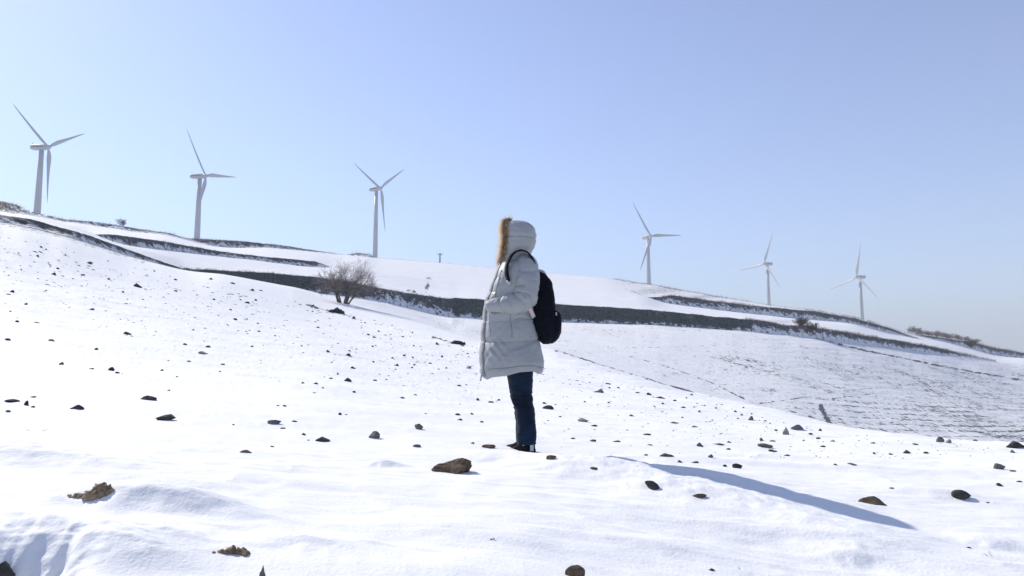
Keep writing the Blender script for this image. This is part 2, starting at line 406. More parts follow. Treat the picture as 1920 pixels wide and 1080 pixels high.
for px_, py_, rx, ry, hgt, rot in MOUNDS:
    p = base_hit(px_, py_, ZB); r_ = math.radians(rot)
    dx = X-p[0]; dy = Y-p[1]
    u = dx*math.cos(r_)+dy*math.sin(r_); v = -dx*math.sin(r_)+dy*math.cos(r_)
    v = v-0.25*ry*vnoise(u/(0.35*rx), v/(ry*1.2), 9)
    ry2 = np.where(v < 0, ry*0.75, ry*1.5)          # steep towards the camera, long lee side
    Zg += hgt*(1.0 if (0 < hgt < 0.09 and ry < 0.22) else 1.0)*np.exp(-(u/rx)**2-(v/ry2)**2)*(1+0.15*fbm(u/0.12, v/0.05, 12, 3))*(Q < 12)

Zw = Zg+CZ
PX, PY = project(X, Y, Zw)

# attributes -------------------------------------------------------------
bank = np.zeros_like(Q); dirt = np.zeros_like(Q); speck = np.zeros_like(Q); furrow = np.zeros_like(Q); olive = np.zeros_like(Q)
pc = pxl[None]*np.ones_like(Q)
for k, hh in ((9, WH[0]), (11, WH[1]), (13, WH[2])):
    rowm = SEG == k
    f = FR[rowm][:, None]
    on = sstep(0.25, 0.9, hh)[None]
    if k == 9:
        w_ = sstep(330, 420, pxl)-sstep(640, 720, pxl)+sstep(845, 855, pxl)-sstep(1370, 1420, pxl)   # clean olive stretches
        w_ = np.clip(w_, 0, 1)[None]
        base = (0.36+0.60*sstep(0.15, 0.8, f))*(1-w_)+w_*(0.62+0.72*sstep(0.06, 0.40, f))
        olive[rowm] = w_
    else:
        base = 0.40+0.55*sstep(0.2, 0.85, f)
    bank[rowm] = base*on
    # the crest of the bank carries a dry grass fringe
nxt = {9: 10, 11: 12, 13: 14}
for k, hh in ((9, WH[0]), (11, WH[1]), (13, WH[2])):
    rowm = SEG == nxt[k]; f = FR[rowm][:, None]
    bank[rowm] = 0.62*np.exp(-f*(30 if k != 13 else 6))*sstep(0.25, 0.9, hh)[None]
# rough ground right of turbine four and at the near crest on the left
rowm = SEG >= 10
bl = lambda cx, cy, rx, ry: np.exp(-((PX-cx)/rx)**2-((PY-cy)/ry)**2)
band_rows = ((SEG >= 10) & (SEG <= 14))[:, None]
bank += band_rows*(0.50*bl(1235, 545, 60, 9)+0.46*bl(1330, 556, 60, 5)+0.30*bl(1180, 530, 40, 6)+0.42*bl(1335, 598, 40, 5)+0.4*bl(1450, 603, 60, 6))
crest_rows = ((SEG == 4) & (FR > 0.80))[:, None]
hcl = (SEG == 4)[:, None]*sstep(0.86, 1.0, FR)[:, None]*np.clip(1-sstep(330, 420, pxl), 0, 1)[None]
bank += 0.50*hcl
bank += ((SEG >= 5) & (SEG <= 8))[:, None]*(1-sstep(325, 345, pxl))[None]*0.75
# speck densities
speck += (SEG <= 4)[:, None]*(0.22*sstep(9, 30, Q))
speck += ((SEG >= 5) & (SEG <= 8))[:, None]*(0.62+0.35*fbm(X/14, Y/10, 77, 3)+0.25*sstep(1080, 1500, pc)*sstep(640, 700, PY))
speck += ((SEG >= 10) & (SEG <= 12))[:, None]*0.40
furrow += ((SEG >= 6) & (SEG <= 8))[:, None]*sstep(1330, 1580, PX)*sstep(695, 760, PY)*(0.75+0.45*fbm(X/9, Y/9, 78, 3))
def segdist(px, py, pts):
    best = np.full(px.shape, 1e9)
    for (x0, y0), (x1, y1) in zip(pts[:-1], pts[1:]):
        vx, vy = x1-x0, y1-y0; l2 = vx*vx+vy*vy
        t = np.clip(((px-x0)*vx+(py-y0)*vy)/l2, 0, 1)
        best = np.minimum(best, np.hypot(px-x0-t*vx, py-y0-t*vy))
    return best
FB = ((SEG >= 5) & (SEG <= 9))
def dline(rows, pts, wid, amt, ragged=0.6):
    i0, i1 = np.where(rows)[0][[0, -1]]
    s = (slice(i0, i1+1), slice(None))
    dd = segdist(PX[s], PY[s], pts)*(1+ragged*fbm(PX[s]/9, PY[s]/5, 7, 3))
    ok = rows[i0:i1+1][:, None]
    brk = 0.55+0.45*np.clip(0.5+2.2*fbm(PX[s]/7, PY[s]/4, 19, 2), 0, 1)
    dirt[s] = np.maximum(dirt[s], ok*amt*1.03*brk*np.exp(-(dd/wid)**2))
NB = (SEG == 4)
dline(NB, [(1042, 656), (1110, 678), (1170, 696), (1250, 721), (1300, 735)], 2.4, 0.95)
dline(NB, [(1050, 668), (1120, 690), (1190, 708)], 1.6, 0.55)
dline(NB, [(-5, 421), (60, 432), (120, 446), (180, 464), (270, 492)], 6.0, 0.52)
dline(NB, [(575, 571), (605, 580), (640, 589), (668, 597)], 2.8, 0.9)
dline(NB, [(812, 632), (840, 640), (870, 649)], 2.2, 0.85)
dline(NB, [(700, 606), (745, 615)], 2.0, 0.5)
dline(FB, [(1530, 634), (1625, 658), (1698, 672), (1752, 684), (1920, 714), (2100, 745)], 2.4, 0.95)
dline(FB, [(1539, 762), (1543, 772), (1551, 786), (1558, 797)], 4.5, 1.6, 0.2)
dline(FB, [(1470, 767), (1510, 779), (1550, 791)], 2.4, 0.75)
dline(FB, [(1575, 812), (1640, 800), (1700, 786), (1760, 770)], 2.0, 0.62); dline(FB, [(1640, 752), (1740, 742), (1850, 745), (1920, 755)], 2.0, 0.5); dline(FB, [(1180, 668), (1260, 690), (1340, 720)], 2.2, 0.6); dline(FB, [(1830, 765), (1880, 770), (1925, 768)], 2.4, 0.6); dline(FB, [(1700, 696), (1790, 712), (1900, 728)], 1.6, 0.5); dline(FB, [(1130, 625), (1250, 634), (1400, 650)], 1.6, 0.45)
dline(FB, [(1546, 737), (1644, 727), (1725, 719), (1833, 715), (1900, 722)], 1.8, 0.62)
dline(FB, [(1560, 748), (1655, 735)], 1.8, 0.66)
dline(FB, [(1421, 757), (1489, 748), (1530, 741)], 2.0, 0.66)
dline(FB, [(1687, 794), (1739, 822)], 2.0, 0.7); dline(FB, [(1712, 792), (1765, 820)], 2.0, 0.6)
dline(FB, [(1348, 724), (1375, 738), (1398, 749)], 2.2, 0.8)
dline(FB, [(1375, 681), (1417, 689)], 2.0, 0.72)
dline(FB, [(1138, 651), (1210, 652), (1290, 650), (1400, 643)], 2.0, 0.5)
dline(FB, [(1860, 823), (1920, 806)], 2.0, 0.8); dline(FB, [(1600, 795), (1690, 792), (1760, 775), (1840, 768)], 1.8, 0.6)
UF = (SEG == 10)
dline(UF, [(806, 511), (812, 512)], 3.0, 0.9); dline(UF, [(800, 518), (806, 522)], 4.0, 1.0); dline(UF, [(803, 531), (800, 541)], 5.0, 1.05); dline(UF, [(765, 545), (778, 547)], 3.0, 0.9)
dline((SEG >= 10) & (SEG <= 13), [(1135, 548), (1172, 557)], 1.2, 0.6); dline((SEG >= 10) & (SEG <= 12), [(1170, 541), (1232, 562), (1262, 571)], 1.3, 0.7)
furrow = np.clip(furrow, 0, 1.2); speck = np.clip(speck, 0, 1.3)

verts = np.stack([X, Y, Zw], -1).reshape(-1, 3)
idx = np.arange(R*C).reshape(R, C)
a_ = idx[:-1, :-1].ravel(); b_ = idx[1:, :-1].ravel(); c_ = idx[1:, 1:].ravel(); d_ = idx[:-1, 1:].ravel()
quads = np.stack([a_, d_, c_, b_], -1)
# close the seam behind the camera
a2 = idx[:-1, -1]; b2 = idx[1:, -1]; c2 = idx[1:, 0]; d2 = idx[:-1, 0]
quads = np.concatenate([quads, np.stack([a2, d2, c2, b2], -1)])
me = bpy.data.meshes.new('snow_ground')
me.vertices.add(len(verts)); me.vertices.foreach_set('co', verts.astype(np.float32).ravel())
me.loops.add(quads.size); me.loops.foreach_set('vertex_index', quads.astype(np.int32).ravel())
me.polygons.add(len(quads)); me.polygons.foreach_set('loop_start', (np.arange(len(quads))*4).astype(np.int32))
me.polygons.foreach_set('use_smooth', np.ones(len(quads), bool))
me.update(calc_edges=True)
for nm, arr in (('bank', bank), ('dirt', dirt), ('speck', speck), ('furrow', furrow), ('olive', olive)):
    at_ = me.attributes.new(nm, 'FLOAT', 'POINT'); at_.data.foreach_set('value', arr.astype(np.float32).ravel())
me.materials.append(M_SNOW)
ground = bpy.data.objects.new('snow_ground', me); COL.objects.link(ground); ground['kind'] = 'structure'

def hit(px, py, dmin=1.0):
    """first point of the ground seen at a photo pixel"""
    a, t = az_t(px, py)
    cf = np.interp(a, AZ, np.arange(C)); c0 = int(cf); w = cf-c0
    zc = Zg[:, c0]*(1-w)+Zg[:, min(c0+1, C-1)]*w; dc = Q[:, c0]*(1-w)+Q[:, min(c0+1, C-1)]*w
    tt = zc/dc; ok = (tt >= t) & (dc > dmin)
    i = int(np.argmax(ok))
    if not ok.any(): i = int(np.argmax(np.where(SEG <= 14, tt, -9)))
    i = max(i, 1)
    f = 0 if tt[i] == tt[i-1] else min(max((t-tt[i-1])/(tt[i]-tt[i-1]), 0), 1)
    d = dc[i-1]*(1-f)+dc[i]*f; z = zc[i-1]*(1-f)+zc[i]*f
    return Vector((d*math.sin(a), d*math.cos(a), z+CZ))
def gz(x, y):
    a = math.atan2(x, y); d = math.hypot(x, y)
    cf = np.interp(a, AZ, np.arange(C)); c0 = int(cf); w = cf-c0; c1 = min(c0+1, C-1)
    z0 = np.interp(d, Q[:, c0], Zg[:, c0]); z1 = np.interp(d, Q[:, c1], Zg[:, c1])
    return float(z0*(1-w)+z1*w+CZ)

# ------------------------------------------------------------------ wind turbines
M_WHITE = simple_mat('turbine_paint', (0.34, 0.35, 0.37), (0.39, 0.40, 0.42), 0.15, 0.45)
M_DARK = simple_mat('turbine_stripe', (0.08, 0.09, 0.12), (0.11, 0.12, 0.15), 0.3, 0.6)
def tube_mesh(path, radii, seg=16, caps=True):
    """tube along a list of points -> verts, faces"""
    V, Fc = [], []
    P = [Vector(p) for p in path]
    n = len(P); prev = None
    for i in range(n):
        d = (P[min(i+1, n-1)]-P[max(i-1, 0)]).normalized()
        if prev is None:
            up = Vector((0, 0, 1)) if abs(d.z) < 0.9 else Vector((0, 1, 0))
            a = d.cross(up).normalized()
        else:
            a = (prev-d*prev.dot(d)).normalized()
        prev = a; b = d.cross(a)
        r = radii[i] if not isinstance(radii[i], tuple) else radii[i]
        ra, rb = (r, r) if not isinstance(r, tuple) else r
        for k in range(seg):
            t = 2*math.pi*k/seg
            V.append(P[i]+a*(ra*math.cos(t))+b*(rb*math.sin(t)))
    for i in range(n-1):
        for k in range(seg):
            k2 = (k+1) % seg
            Fc.append((i*seg+k, i*seg+k2, (i+1)*seg+k2, (i+1)*seg+k))
    if caps:
        Fc.append(tuple(range(seg))[::-1]); Fc.append(tuple((n-1)*seg+k for k in range(seg)))
    return V, Fc
class MB:
    def __init__(s): s.v = []; s.f = []
    def add(s, vf):
        o = len(s.v); s.v += list(vf[0]); s.f += [tuple(i+o for i in f) for f in vf[1]]
    def build(s, name, mat, parent=None, smooth=True): return newmesh(name, s.v, s.f, mat, parent, smooth)
def blade_mesh(Lb, mat_flip=1):
    """blade along +Z from the hub, chord across X, rotor axis = Y"""
    V, Fc = [], []
    st = [(0, .9, .9, 0), (.03, .9, .9, 0), (.08, 1.35, .75, 18), (.16, 1.9, .52, 20), (.22, 2.0, .45, 17), (.35, 1.6, .33, 12), (.5, 1.25, .24, 8), (.65, .95, .17, 5), (.8, .68, .11, 3), (.92, .42, .07, 1), (.98, .2, .04, 0), (1, .05, .02, 0)]
    seg = 12
    for f, ch, th, tw in st:
        tw = math.radians(tw)
        for k in range(seg):
            t = 2*math.pi*k/seg
            x = ch*0.62*math.cos(t)*2; y = th*0.5*math.sin(t)*(1.15+0.5*math.cos(t))*1.1
            x = ch*math.cos(t)*0.85-ch*0.35*(f > .05)
            V.append(Vector((x*math.cos(tw)-y*math.sin(tw), x*math.sin(tw)+y*math.cos(tw)-1.1*f*f, f*Lb)))
    n = len(st)
    for i in range(n-1):
        for k in range(seg):
            k2 = (k+1) % seg; Fc.append((i*seg+k, i*seg+k2, (i+1)*seg+k2, (i+1)*seg+k))
    Fc.append(tuple(range(seg))[::-1]); Fc.append(tuple((n-1)*seg+k for k in range(seg)))
    return V, Fc
BLADE = None
def make_turbine(px_base, py_base, px_top, py_top, hubpx, Lpx, yaw, angles, label):
    d = 40.0*F/Lpx
    a, t = az_t(*hubpx)
    hub = Vector((d*math.sin(a), d*math.cos(a), d*t+CZ))
    # axis: rotor faces +(sin yaw, -cos yaw) i.e. yaw 0 looks at the camera, positive turns to the right
    ax = Vector((math.sin(yaw+a*0), -math.cos(yaw), 0))
    base = hub-ax*5.2
    gzv = gz(base.x, base.y)
    root = empty('wind_turbine', (base.x, base.y, gzv-0.4))
    tag(root, label, 'wind turbine', 'wind turbines along the ridge')
    h = hub.z-gzv+0.4
    rot = Matrix.Rotation(yaw, 4, 'Z')
    # tower
    V, Fc = tube_mesh([(0, 0, z) for z in (0, 0.3, 0.31, h*0.33, h*0.34, h*0.66, h*0.67, h-1.7)], [2.75, 2.75, 2.45, 2.2, 2.2, 1.85, 1.85, 1.5], 28)
    newmesh('tower', V, Fc, M_WHITE, root)
    dm = MB(); dm.add(tube_mesh([(0, -2.25, 2.6), (0, -2.55, 2.6)], [(0.6, 1.2), (0.6, 1.2)], 10)); dm.build('door', M_DARK, root)
    # nacelle: rounded box lofted along its axis
    V, Fc = [], []; st = [(-8.2, .95, .95, .35), (-8.0, 1.35, 1.35, .3), (-6.5, 1.75, 1.8, .15), (-1, 1.85, 1.95, 0), (2.2, 1.75, 1.8, 0), (3.5, 1.35, 1.4, 0.0), (3.7, 1.1, 1.15, 0)]
    seg = 24
    for y_, w_, h_, zo in st:
        for k in range(seg):
            t_ = 2*math.pi*k/seg; c_, s_ = math.cos(t_), math.sin(t_)
            e = 0.45
            V.append(Vector((w_*abs(c_)**e*math.copysign(1, c_), -y_, h+zo+h_*abs(s_)**e*math.copysign(1, s_))))
    for i in range(len(st)-1):
        for k in range(seg):
            k2 = (k+1) % seg; Fc.append((i*seg+k, (i+1)*seg+k, (i+1)*seg+k2, i*seg+k2))
    Fc.append(tuple(range(seg))); Fc.append(tuple((len(st)-1)*seg+k for k in range(seg))[::-1])
    V = [rot @ v for v in V]
    nac = newmesh('nacelle', V, Fc, M_WHITE, root)
    # dark stripe on both flanks and wind vane on top
    sm = MB()
    for sgn in (-1, 1):
        q = [Vector((sgn*1.90, y_, h+z_)) for y_, z_ in ((-2.0, .55), (6.2, .75), (6.2, .15), (-2.0, -.15))]
        q2 = [Vector((sgn*1.70, p.y, p.z)) for p in q]
        o = [rot @ p for p in q+q2]
        fs = [(0, 1, 2, 3), (7, 6, 5, 4), (0, 4, 5, 1), (1, 5, 6, 2), (2, 6, 7, 3), (3, 7, 4, 0)]
        sm.add((o, fs))
    sm.build('stripe', M_DARK, nac, False)
    vm = MB()
    vm.add(tube_mesh([rot @ Vector((0, 7.2, h+1.9)), rot @ Vector((0, 7.2, h+4.0))], [.12, .08], 6))
    vm.add(tube_mesh([rot @ Vector((-.8, 7.2, h+3.2)), rot @ Vector((.8, 7.2, h+3.2))], [.08, .08], 6))
    vm.build('wind_vane', M_DARK, nac)
    # rotor
    hp = rot @ Vector((0, -5.2, 0)); hp.z = h
    V, Fc = tube_mesh([rot @ Vector((0, -y_, h)) for y_ in (3.7, 3.9, 4.6, 5.6, 6.4, 6.9, 7.1)], [1.25, 1.5, 1.6, 1.5, 1.1, .55, .1], 20)
    newmesh('hub', V, Fc, M_WHITE, root)
    for an in angles:
        V, Fc = blade_mesh(40)
        # blade local: Z radial, X chord, rotor axis -Y ; an = angle clockwise from up as seen from the camera-side
        m = Matrix.Translation(hp) @ rot @ Matrix.Rotation(an, 4, 'Y')
        newmesh('blade', [m @ v for v in V], Fc, M_WHITE, root)
    return root
TURB = [
    ((70, 401), (80, 280), (91, 276), 92, math.radians(73), 'wind turbine highest on the slope, leftmost of the ridge, with one blade reaching right', [(-56, 56), (80, 35), (-24, -91)]),
    ((376, 445), (383, 337), (386, 330), 91, math.radians(72), 'second wind turbine from the left with a level blade pointing right', [(-41, 82), (57, -6), (-16, -76)]),
    ((706, 484), (707, 362), (714, 353), 83, math.radians(56), 'wind turbine rising behind the bare tree, its lowest blade hanging beside the tower', [(-55, 50), (38, 24), (20, -85)]),
    ((1219, 532), (1215, 450), (1221, 443), 74, math.radians(26), 'wind turbine right of the backpack, above the rough brown patch of the ridge', [(-41, 67), (59, -2), (-16, -61)]),
    ((1438, 573), (1434, 497), (1433, 494), 59.5, math.radians(-55), 'distant wind turbine between its two right hand neighbours with a thin upright blade', [(11, 52), (-45, -10), (36, -50)]),
    ((1614, 597), (1609, 520), (1606, 519), 60, math.radians(-55), 'distant wind turbine nearest to the right end of the ridge', [(9, 60), (-53, -25), (36, -35)]),
]
for (bx, by), (tx, ty), hubp, Lp, yaw, lab, tips in TURB:
    az0 = float(az_t(*hubp)[0]); d0 = 40.0*F/Lp; t0 = float(az_t(*hubp)[1]); H0 = np.array([d0*math.sin(az0), d0*math.cos(az0), d0*t0+CZ])
    hx_, hy_ = project(*H0); tips_s = sorted(tips, key=lambda q: math.atan2(q[0], q[1])); bestf = None
    for yd in (np.arange(-30, 60, 4) if Lp == 92 else np.arange(-24, 25, 3)):
        y2 = yaw+math.radians(yd)
        for ph2 in np.arange(-1.05, 1.05, 0.03):
            e = 0; used_ = []
            for (tx_, ty_) in tips:
                em = 1e9
                for i in range(3):
                    a2 = ph2+i*2*math.pi/3
                    q = H0+40*np.array([math.sin(a2)*math.cos(y2), math.sin(a2)*math.sin(y2), math.cos(a2)])
                    qx, qy = project(*q); em = min(em, (qx-hx_-tx_)**2+(-(qy-hy_)-ty_)**2)
                e += em
            if bestf is None or e < bestf[0]: bestf = (e, y2, ph2)
    make_turbine(bx, by, tx, ty, hubp, Lp, bestf[1], [bestf[2]+i*2*math.pi/3 for i in range(3)], lab)

# ------------------------------------------------------------------ utility pole behind the ridge
def behind(px, py, d):
    a, t = az_t(px, py); return Vector((d*math.sin(a), d*math.cos(a), d*t+CZ))
M_POLE = simple_mat('pole_wood', (0.10, 0.09, 0.08), (0.17, 0.15, 0.13), 6, 0.9)
p = behind(825, 474, 260); g_ = gz(p.x, p.y)
pr = empty('utility_pole', (p.x, p.y, g_-0.3)); tag(pr, 'small utility pole on the skyline between the bare tree and the person', 'utility pole')
hh_ = p.z-g_+0.3
b_ = MB(); b_.add(tube_mesh([(0, 0, 0), (0, 0, hh_)], [0.28, 0.2], 10)); b_.build('pole', M_POLE, pr)
b_ = MB(); b_.add(tube_mesh([(-0.9, 0, hh_-0.7), (0.9, 0, hh_-0.7)], [0.10, 0.10], 6)); b_.build('crossarm', M_POLE, pr)
for sx in (-0.75, 0.75):
    b_ = MB(); b_.add(tube_mesh([(sx, 0, hh_-0.62), (sx, 0, hh_-0.4), (sx, 0, hh_-0.25)], [0.10, 0.14, 0.08], 8)); b_.build('insulator', M_WHITE, pr)

# ------------------------------------------------------------------ bare tree and shrubs
M_BARK = simple_mat('bark', (0.07, 0.062, 0.058), (0.13, 0.115, 0.105), 8, 0.95)
M_TWIG = simple_mat('twigs', (0.20, 0.17, 0.155), (0.29, 0.25, 0.235), 5, 0.9)
M_BUSH = simple_mat('bush_twigs', (0.07, 0.055, 0.045), (0.15, 0.115, 0.09), 5, 0.9)
def grow(mb, mt, p, d, r, ln, lev, rnd, wob=0.22, minr=0.006, spread=0.6, up=0.12):
    n = max(3, int(ln/0.22)) if lev < 2 else 3
    pts = [p.copy()]; rad = [r]; q = p.copy(); dd = d.copy()
    r1 = r*0.62
    for i in range(n):
        dd = (dd+Vector((rnd.gauss(0, wob), rnd.gauss(0, wob), rnd.gauss(0, wob)+up))/n*1.8).normalized()
        q = q+dd*(ln/n); pts.append(q.copy()); rad.append(r+(r1-r)*(i+1)/n)
    (mb if lev < mt[1] else mt[0]).add(tube_mesh(pts, rad, 7 if lev < 2 else (4 if lev < 4 else 3), False))
    if lev >= mt[2]: return
    kids = 2 if lev == 0 else rnd.choice((2, 3, 3))
    ks = [(len(pts)-1, 1.0)]*kids+[(rnd.randint(max(1, n//2), n-1), 0.8) for _ in range(2 if lev else 2)]
    for ip, f in ks:
        ax = Vector((rnd.gauss(0, 1), rnd.gauss(0, 1), rnd.gauss(0, 1))).normalized()
        nd = (dd+ax*spread*rnd.uniform(0.7, 1.3)).normalized()
        grow(mb, mt, pts[ip], nd, max(rad[ip]*rnd.uniform(0.55, 0.75), minr), ln*rnd.uniform(0.62, 0.82)*f, lev+1, rnd, wob, minr, spread, up)
tb_ = hit(645, 569)
dT_ = math.hypot(tb_.x, tb_.y)
tree = empty('bare_tree', tb_-Vector((0, 0, 0.15)))
tag(tree, 'leafless many-stemmed tree standing alone on the snow below the dark terrace bank', 'tree')
trk, crn = MB(), MB()
rnd = random.Random(23)
ppm = F/dT_
for (bx, tx_, ty_, r_, dy) in ((-9, -28, 42, 0.12, 0.1), (0, 2, 48, 0.10, 0.5), (2, 24, 42, 0.15, -0.3), (4, 37, 24, 0.08, 0.4), (-4, -14, 46, 0.08, -0.6)):
    b0 = Vector((bx/ppm, dy*0.2, 0)); dr_ = Vector(((tx_-bx)/ppm, dy, ty_/ppm))
    ln = dr_.length
    grow(trk, (crn, 2, 5), b0, dr_.normalized(), r_, ln*0.62, 0, rnd, 0.24, 0.0038, 0.70, 0.04)
trk.build('trunk', M_BARK, tree); crn.build('crown', M_TWIG, tree)

def shrub(loc, h, w, seed, label, group=None, mat=None, name='bare_shrub', lev=3, nst=12):
    s = empty(name, loc); tag(s, label, 'shrub', group)
    rnd = random.Random(seed); tk, cr = MB(), MB()
    for i in range(nst):
        a = rnd.uniform(0, 2*math.pi); o = rnd.random()**0.5
        dr_ = Vector((math.cos(a)*w*o, math.sin(a)*w*0.5*o, h)).normalized()
        grow(tk, (cr, 1, lev), Vector((math.cos(a)*0.03, math.sin(a)*0.03, -0.12)), dr_, 0.035, h*rnd.uniform(0.42, 0.55), 0, rnd, 0.25, 0.014, 0.55, 0.1)
    tk.build('stem', mat or M_BUSH, s); cr.build('foliage', mat or M_BUSH, s)
    return s
def on_top(px, d):                       # a point of the ground along one photo column at a distance
    a, _ = az_t(px, 600); x, y = d*math.sin(a), d*math.cos(a); return Vector((x, y, gz(x, y)-0.1))
def dline_at(nm, px):
    a, _ = az_t(px, 600); return float(np.interp(a, L[nm][0], L[nm][2]))
shrub(on_top(221, dline_at('sky', 221)+1.0), 1.5, 1.9, 5, 'faint twiggy shrub on the skyline between the two leftmost turbines', mat=M_TWIG, nst=7)
shrub(on_top(1500, dline_at('w1t', 1500)+0.6), 1.6, 3.0, 6, 'brown bush at the break in the long terrace bank below the two right hand turbines', nst=26)
shrub(on_top(1525, dline_at('w1t', 1525)-0.5), 1.3, 2.0, 16, 'low brown bush spilling over the bank just right of the larger bush', nst=18)
shrub(on_top(1817, dline_at('w3b', 1817)+1), 2.5, 3.6, 8, 'round reddish brown bush at the right end of the hedge row', nst=30)
hedge0 = None
ORD = ['first', 'second', 'third', 'fourth', 'fifth', 'sixth', 'seventh', 'eighth', 'ninth', 'tenth', 'eleventh']
hx = [1708, 1719, 1730, 1741, 1752, 1762, 1773, 1784, 1795, 1806, 1826]
for i, px_ in enumerate(hx):
    loc = on_top(px_, dline_at('sky', px_)+0.8)
    if i < 2:
        h_ = shrub(loc, 2.1, 2.4, 40+i, ORD[i]+' shrub from the left in the leafless hedge on the right hand skyline', 'shrubs of the hedge on the skyline', nst=13, mat=M_TWIG)
        if i == 0: hedge0 = h_
    else:
        c = hedge0.copy(); COL.objects.link(c); c.location = loc; c.rotation_euler.z = i*1.3; sc_ = 0.9+0.35*((i*37) % 10)/10; c.scale = (sc_*1.5, sc_, sc_*0.72)
        c['label'] = ORD[i]+' shrub from the left in the leafless hedge on the right hand skyline'
        for ch in list(hedge0.children):
            k = ch.copy(); COL.objects.link(k); k.parent = c

# dry grass fringing the banks (stuff)
M_GRASS = simple_mat('dry_grass', (0.13, 0.105, 0.07), (0.24, 0.20, 0.14), 3, 0.95)
gv, gf = [], []
def blades(x, y, z, n, hgt, spread, wid):
    for _ in range(n):
        bx, by = x+rng.normal(0, spread), y+rng.normal(0, spread)
        bz = gz(bx, by) if spread > 0.3 else z
        h_ = hgt*rng.uniform(0.4, 1.25); a = rng.uniform(0, math.pi); w = wid
        lx, ly = rng.normal(0, 0.3)*h_, rng.normal(0, 0.3)*h_
        o = len(gv)
        gv.extend([(bx-w*math.cos(a), by-w*math.sin(a), bz-0.05), (bx+w*math.cos(a), by+w*math.sin(a), bz-0.05), (bx+lx, by+ly, bz+h_)])
        gf.append((o, o+1, o+2))
def fringe(nm, x0, x1, step, n, hgt, off=0.3):
    x = x0
    while x < x1:
        a, _ = az_t(x, 600); d = float(np.interp(a, L[nm][0], L[nm][2]))+off+rng.uniform(-0.4, 0.8)
        X_, Y_ = d*math.sin(a), d*math.cos(a)
        blades(X_, Y_, gz(X_, Y_), n, hgt*(0.5+0.9*abs(float(vnoise(x/23.0, 0, 4)))), 0.25, 0.022); x += step
fringe('w1t', 330, 845, 1.0, 3, 0.20); fringe('w1t', 845, 1400, 1.2, 3, 0.14); fringe('w1t', 1400, 1860, 0.6, 6, 0.40)
fringe('w2t', 240, 620, 1.2, 2, 0.20); fringe('w2t', 1240, 1720, 0.7, 5, 0.45)
fringe('sky', 0, 640, 1.5, 2, 0.35); fringe('sky', 1150, 1700, 1.1, 4, 0.50); fringe('sky', 1830, 1930, 1.0, 5, 0.8); fringe('sky', 655, 705, 1.5, 4, 0.6)
go = newmesh('dry_grass', gv, gf, M_GRASS, None, False); go['kind'] = 'stuff'
go['label'] = 'dry grass fringing the tops of the terrace banks'

# ------------------------------------------------------------------ stones
def rock_mat(name, c1, c2, c3=None):
    m, nt, b = mat_new(name)
    tc = N(nt, 'ShaderNodeTexCoord').outputs['Object']
    n1 = noise_n(nt, tc, 7, 8, 0.7)
    nt.links.new(ramp(nt, n1, [(0.32, c1), (0.55, c2), (0.75, c3 or c2)]), b.inputs['Base Color'])
    b.inputs['Roughness'].default_value = 0.9; b.inputs['Specular IOR Level'].default_value = 0.2
    nt.links.new(bump(nt, noise_n(nt, tc, 22, 8, 0.7), 0.7, 0.02), b.inputs['Normal'])
    return m
M_RD = rock_mat('dark_stone', (0.030, 0.029, 0.030), (0.060, 0.056, 0.054), (0.11, 0.10, 0.095))
M_RG = rock_mat('grey_stone', (0.10, 0.095, 0.09), (0.17, 0.16, 0.15), (0.25, 0.24, 0.22))
M_RB = rock_mat('brown_stone', (0.055, 0.038, 0.026), (0.13, 0.095, 0.065), (0.26, 0.20, 0.14))
M_RP = rock_mat('pale_stone', (0.22, 0.21, 0.19), (0.34, 0.32, 0.29), (0.45, 0.43, 0.39))
M_SOIL = rock_mat('frozen_soil', (0.15, 0.105, 0.065), (0.34, 0.25, 0.165), (0.55, 0.45, 0.33))
def rock_bm(seed, cuts=10, sub=3, rough=0.05, fr=1.6, peak=False):
    rnd = random.Random(seed); bm = bmesh.new()
    bmesh.ops.create_icosphere(bm, subdivisions=sub, radius=1)
    pl = []
    for _ in range(cuts):
        n = Vector((rnd.gauss(0, 1), rnd.gauss(0, 1), rnd.gauss(0, 0.8))).normalized(); pl.append((n, rnd.uniform(0.45, 0.85)))
    off = Vector((seed*3.1, seed*1.7, 0))
    for v in bm.verts:
        c = v.co
        for n, k in pl:
            e = c.dot(n)-k
            if e > 0: c = c-n*e*0.92
        v.co = c*(1+rough*mn.fractal(c*fr+off, 0.9, 2.1, 5))
    if peak:
        x0 = rnd.uniform(-0.45, 0.45); q_ = rnd.uniform(0.45, 0.8)
        for v in bm.verts:
            if v.co.z > 0: v.co.z *= max(0.12, 1.25-q_*1.5*abs(v.co.x-x0))
    return bm
ROCKS = []
for i in range(12):
    bm = rock_bm(100+i, 9+i % 4, 2 if i < 8 else 3, 0.12, peak=(i % 4 != 3))
    me_ = bpy.data.meshes.new('stone'); bm.to_mesh(me_); bm.free(); ROCKS.append(me_)
RM = {}
def rock_mesh(i, mat):
    k = (i, mat.name)
    if k not in RM:
        m_ = ROCKS[i].copy(); m_.materials.append(mat); RM[k] = m_
    return RM[k]
placed = []
def stone(px, py, w, h, mat, label, group, seed, name='stone', mesh=None, tilt=0.0, sink=0.5, depth=0.8):
    p = hit(px, py)
    d = math.sqrt(p.x**2+p.y**2); s = d/F
    W, H = w*s/2, h*s
    o = bpy.data.objects.new(name, mesh or rock_mesh(seed % 12, mat)); COL.objects.link(o)
    rnd = random.Random(seed*13+5)
    hz_ = max(H*0.70, W*0.14)
    o.scale = (W*0.95, W*depth*rnd.uniform(0.75, 1.1), hz_)
    o.location = p+Vector((0, W*depth*0.4, hz_*(1-sink)*0.55))
    o.rotation_euler = (rnd.uniform(-0.12, 0.12), tilt+rnd.uniform(-0.10, 0.10), rnd.choice((0, math.pi))+rnd.uniform(-0.5, 0.5))
    tag(o, label, 'stone', group); placed.append((px, py)); return o
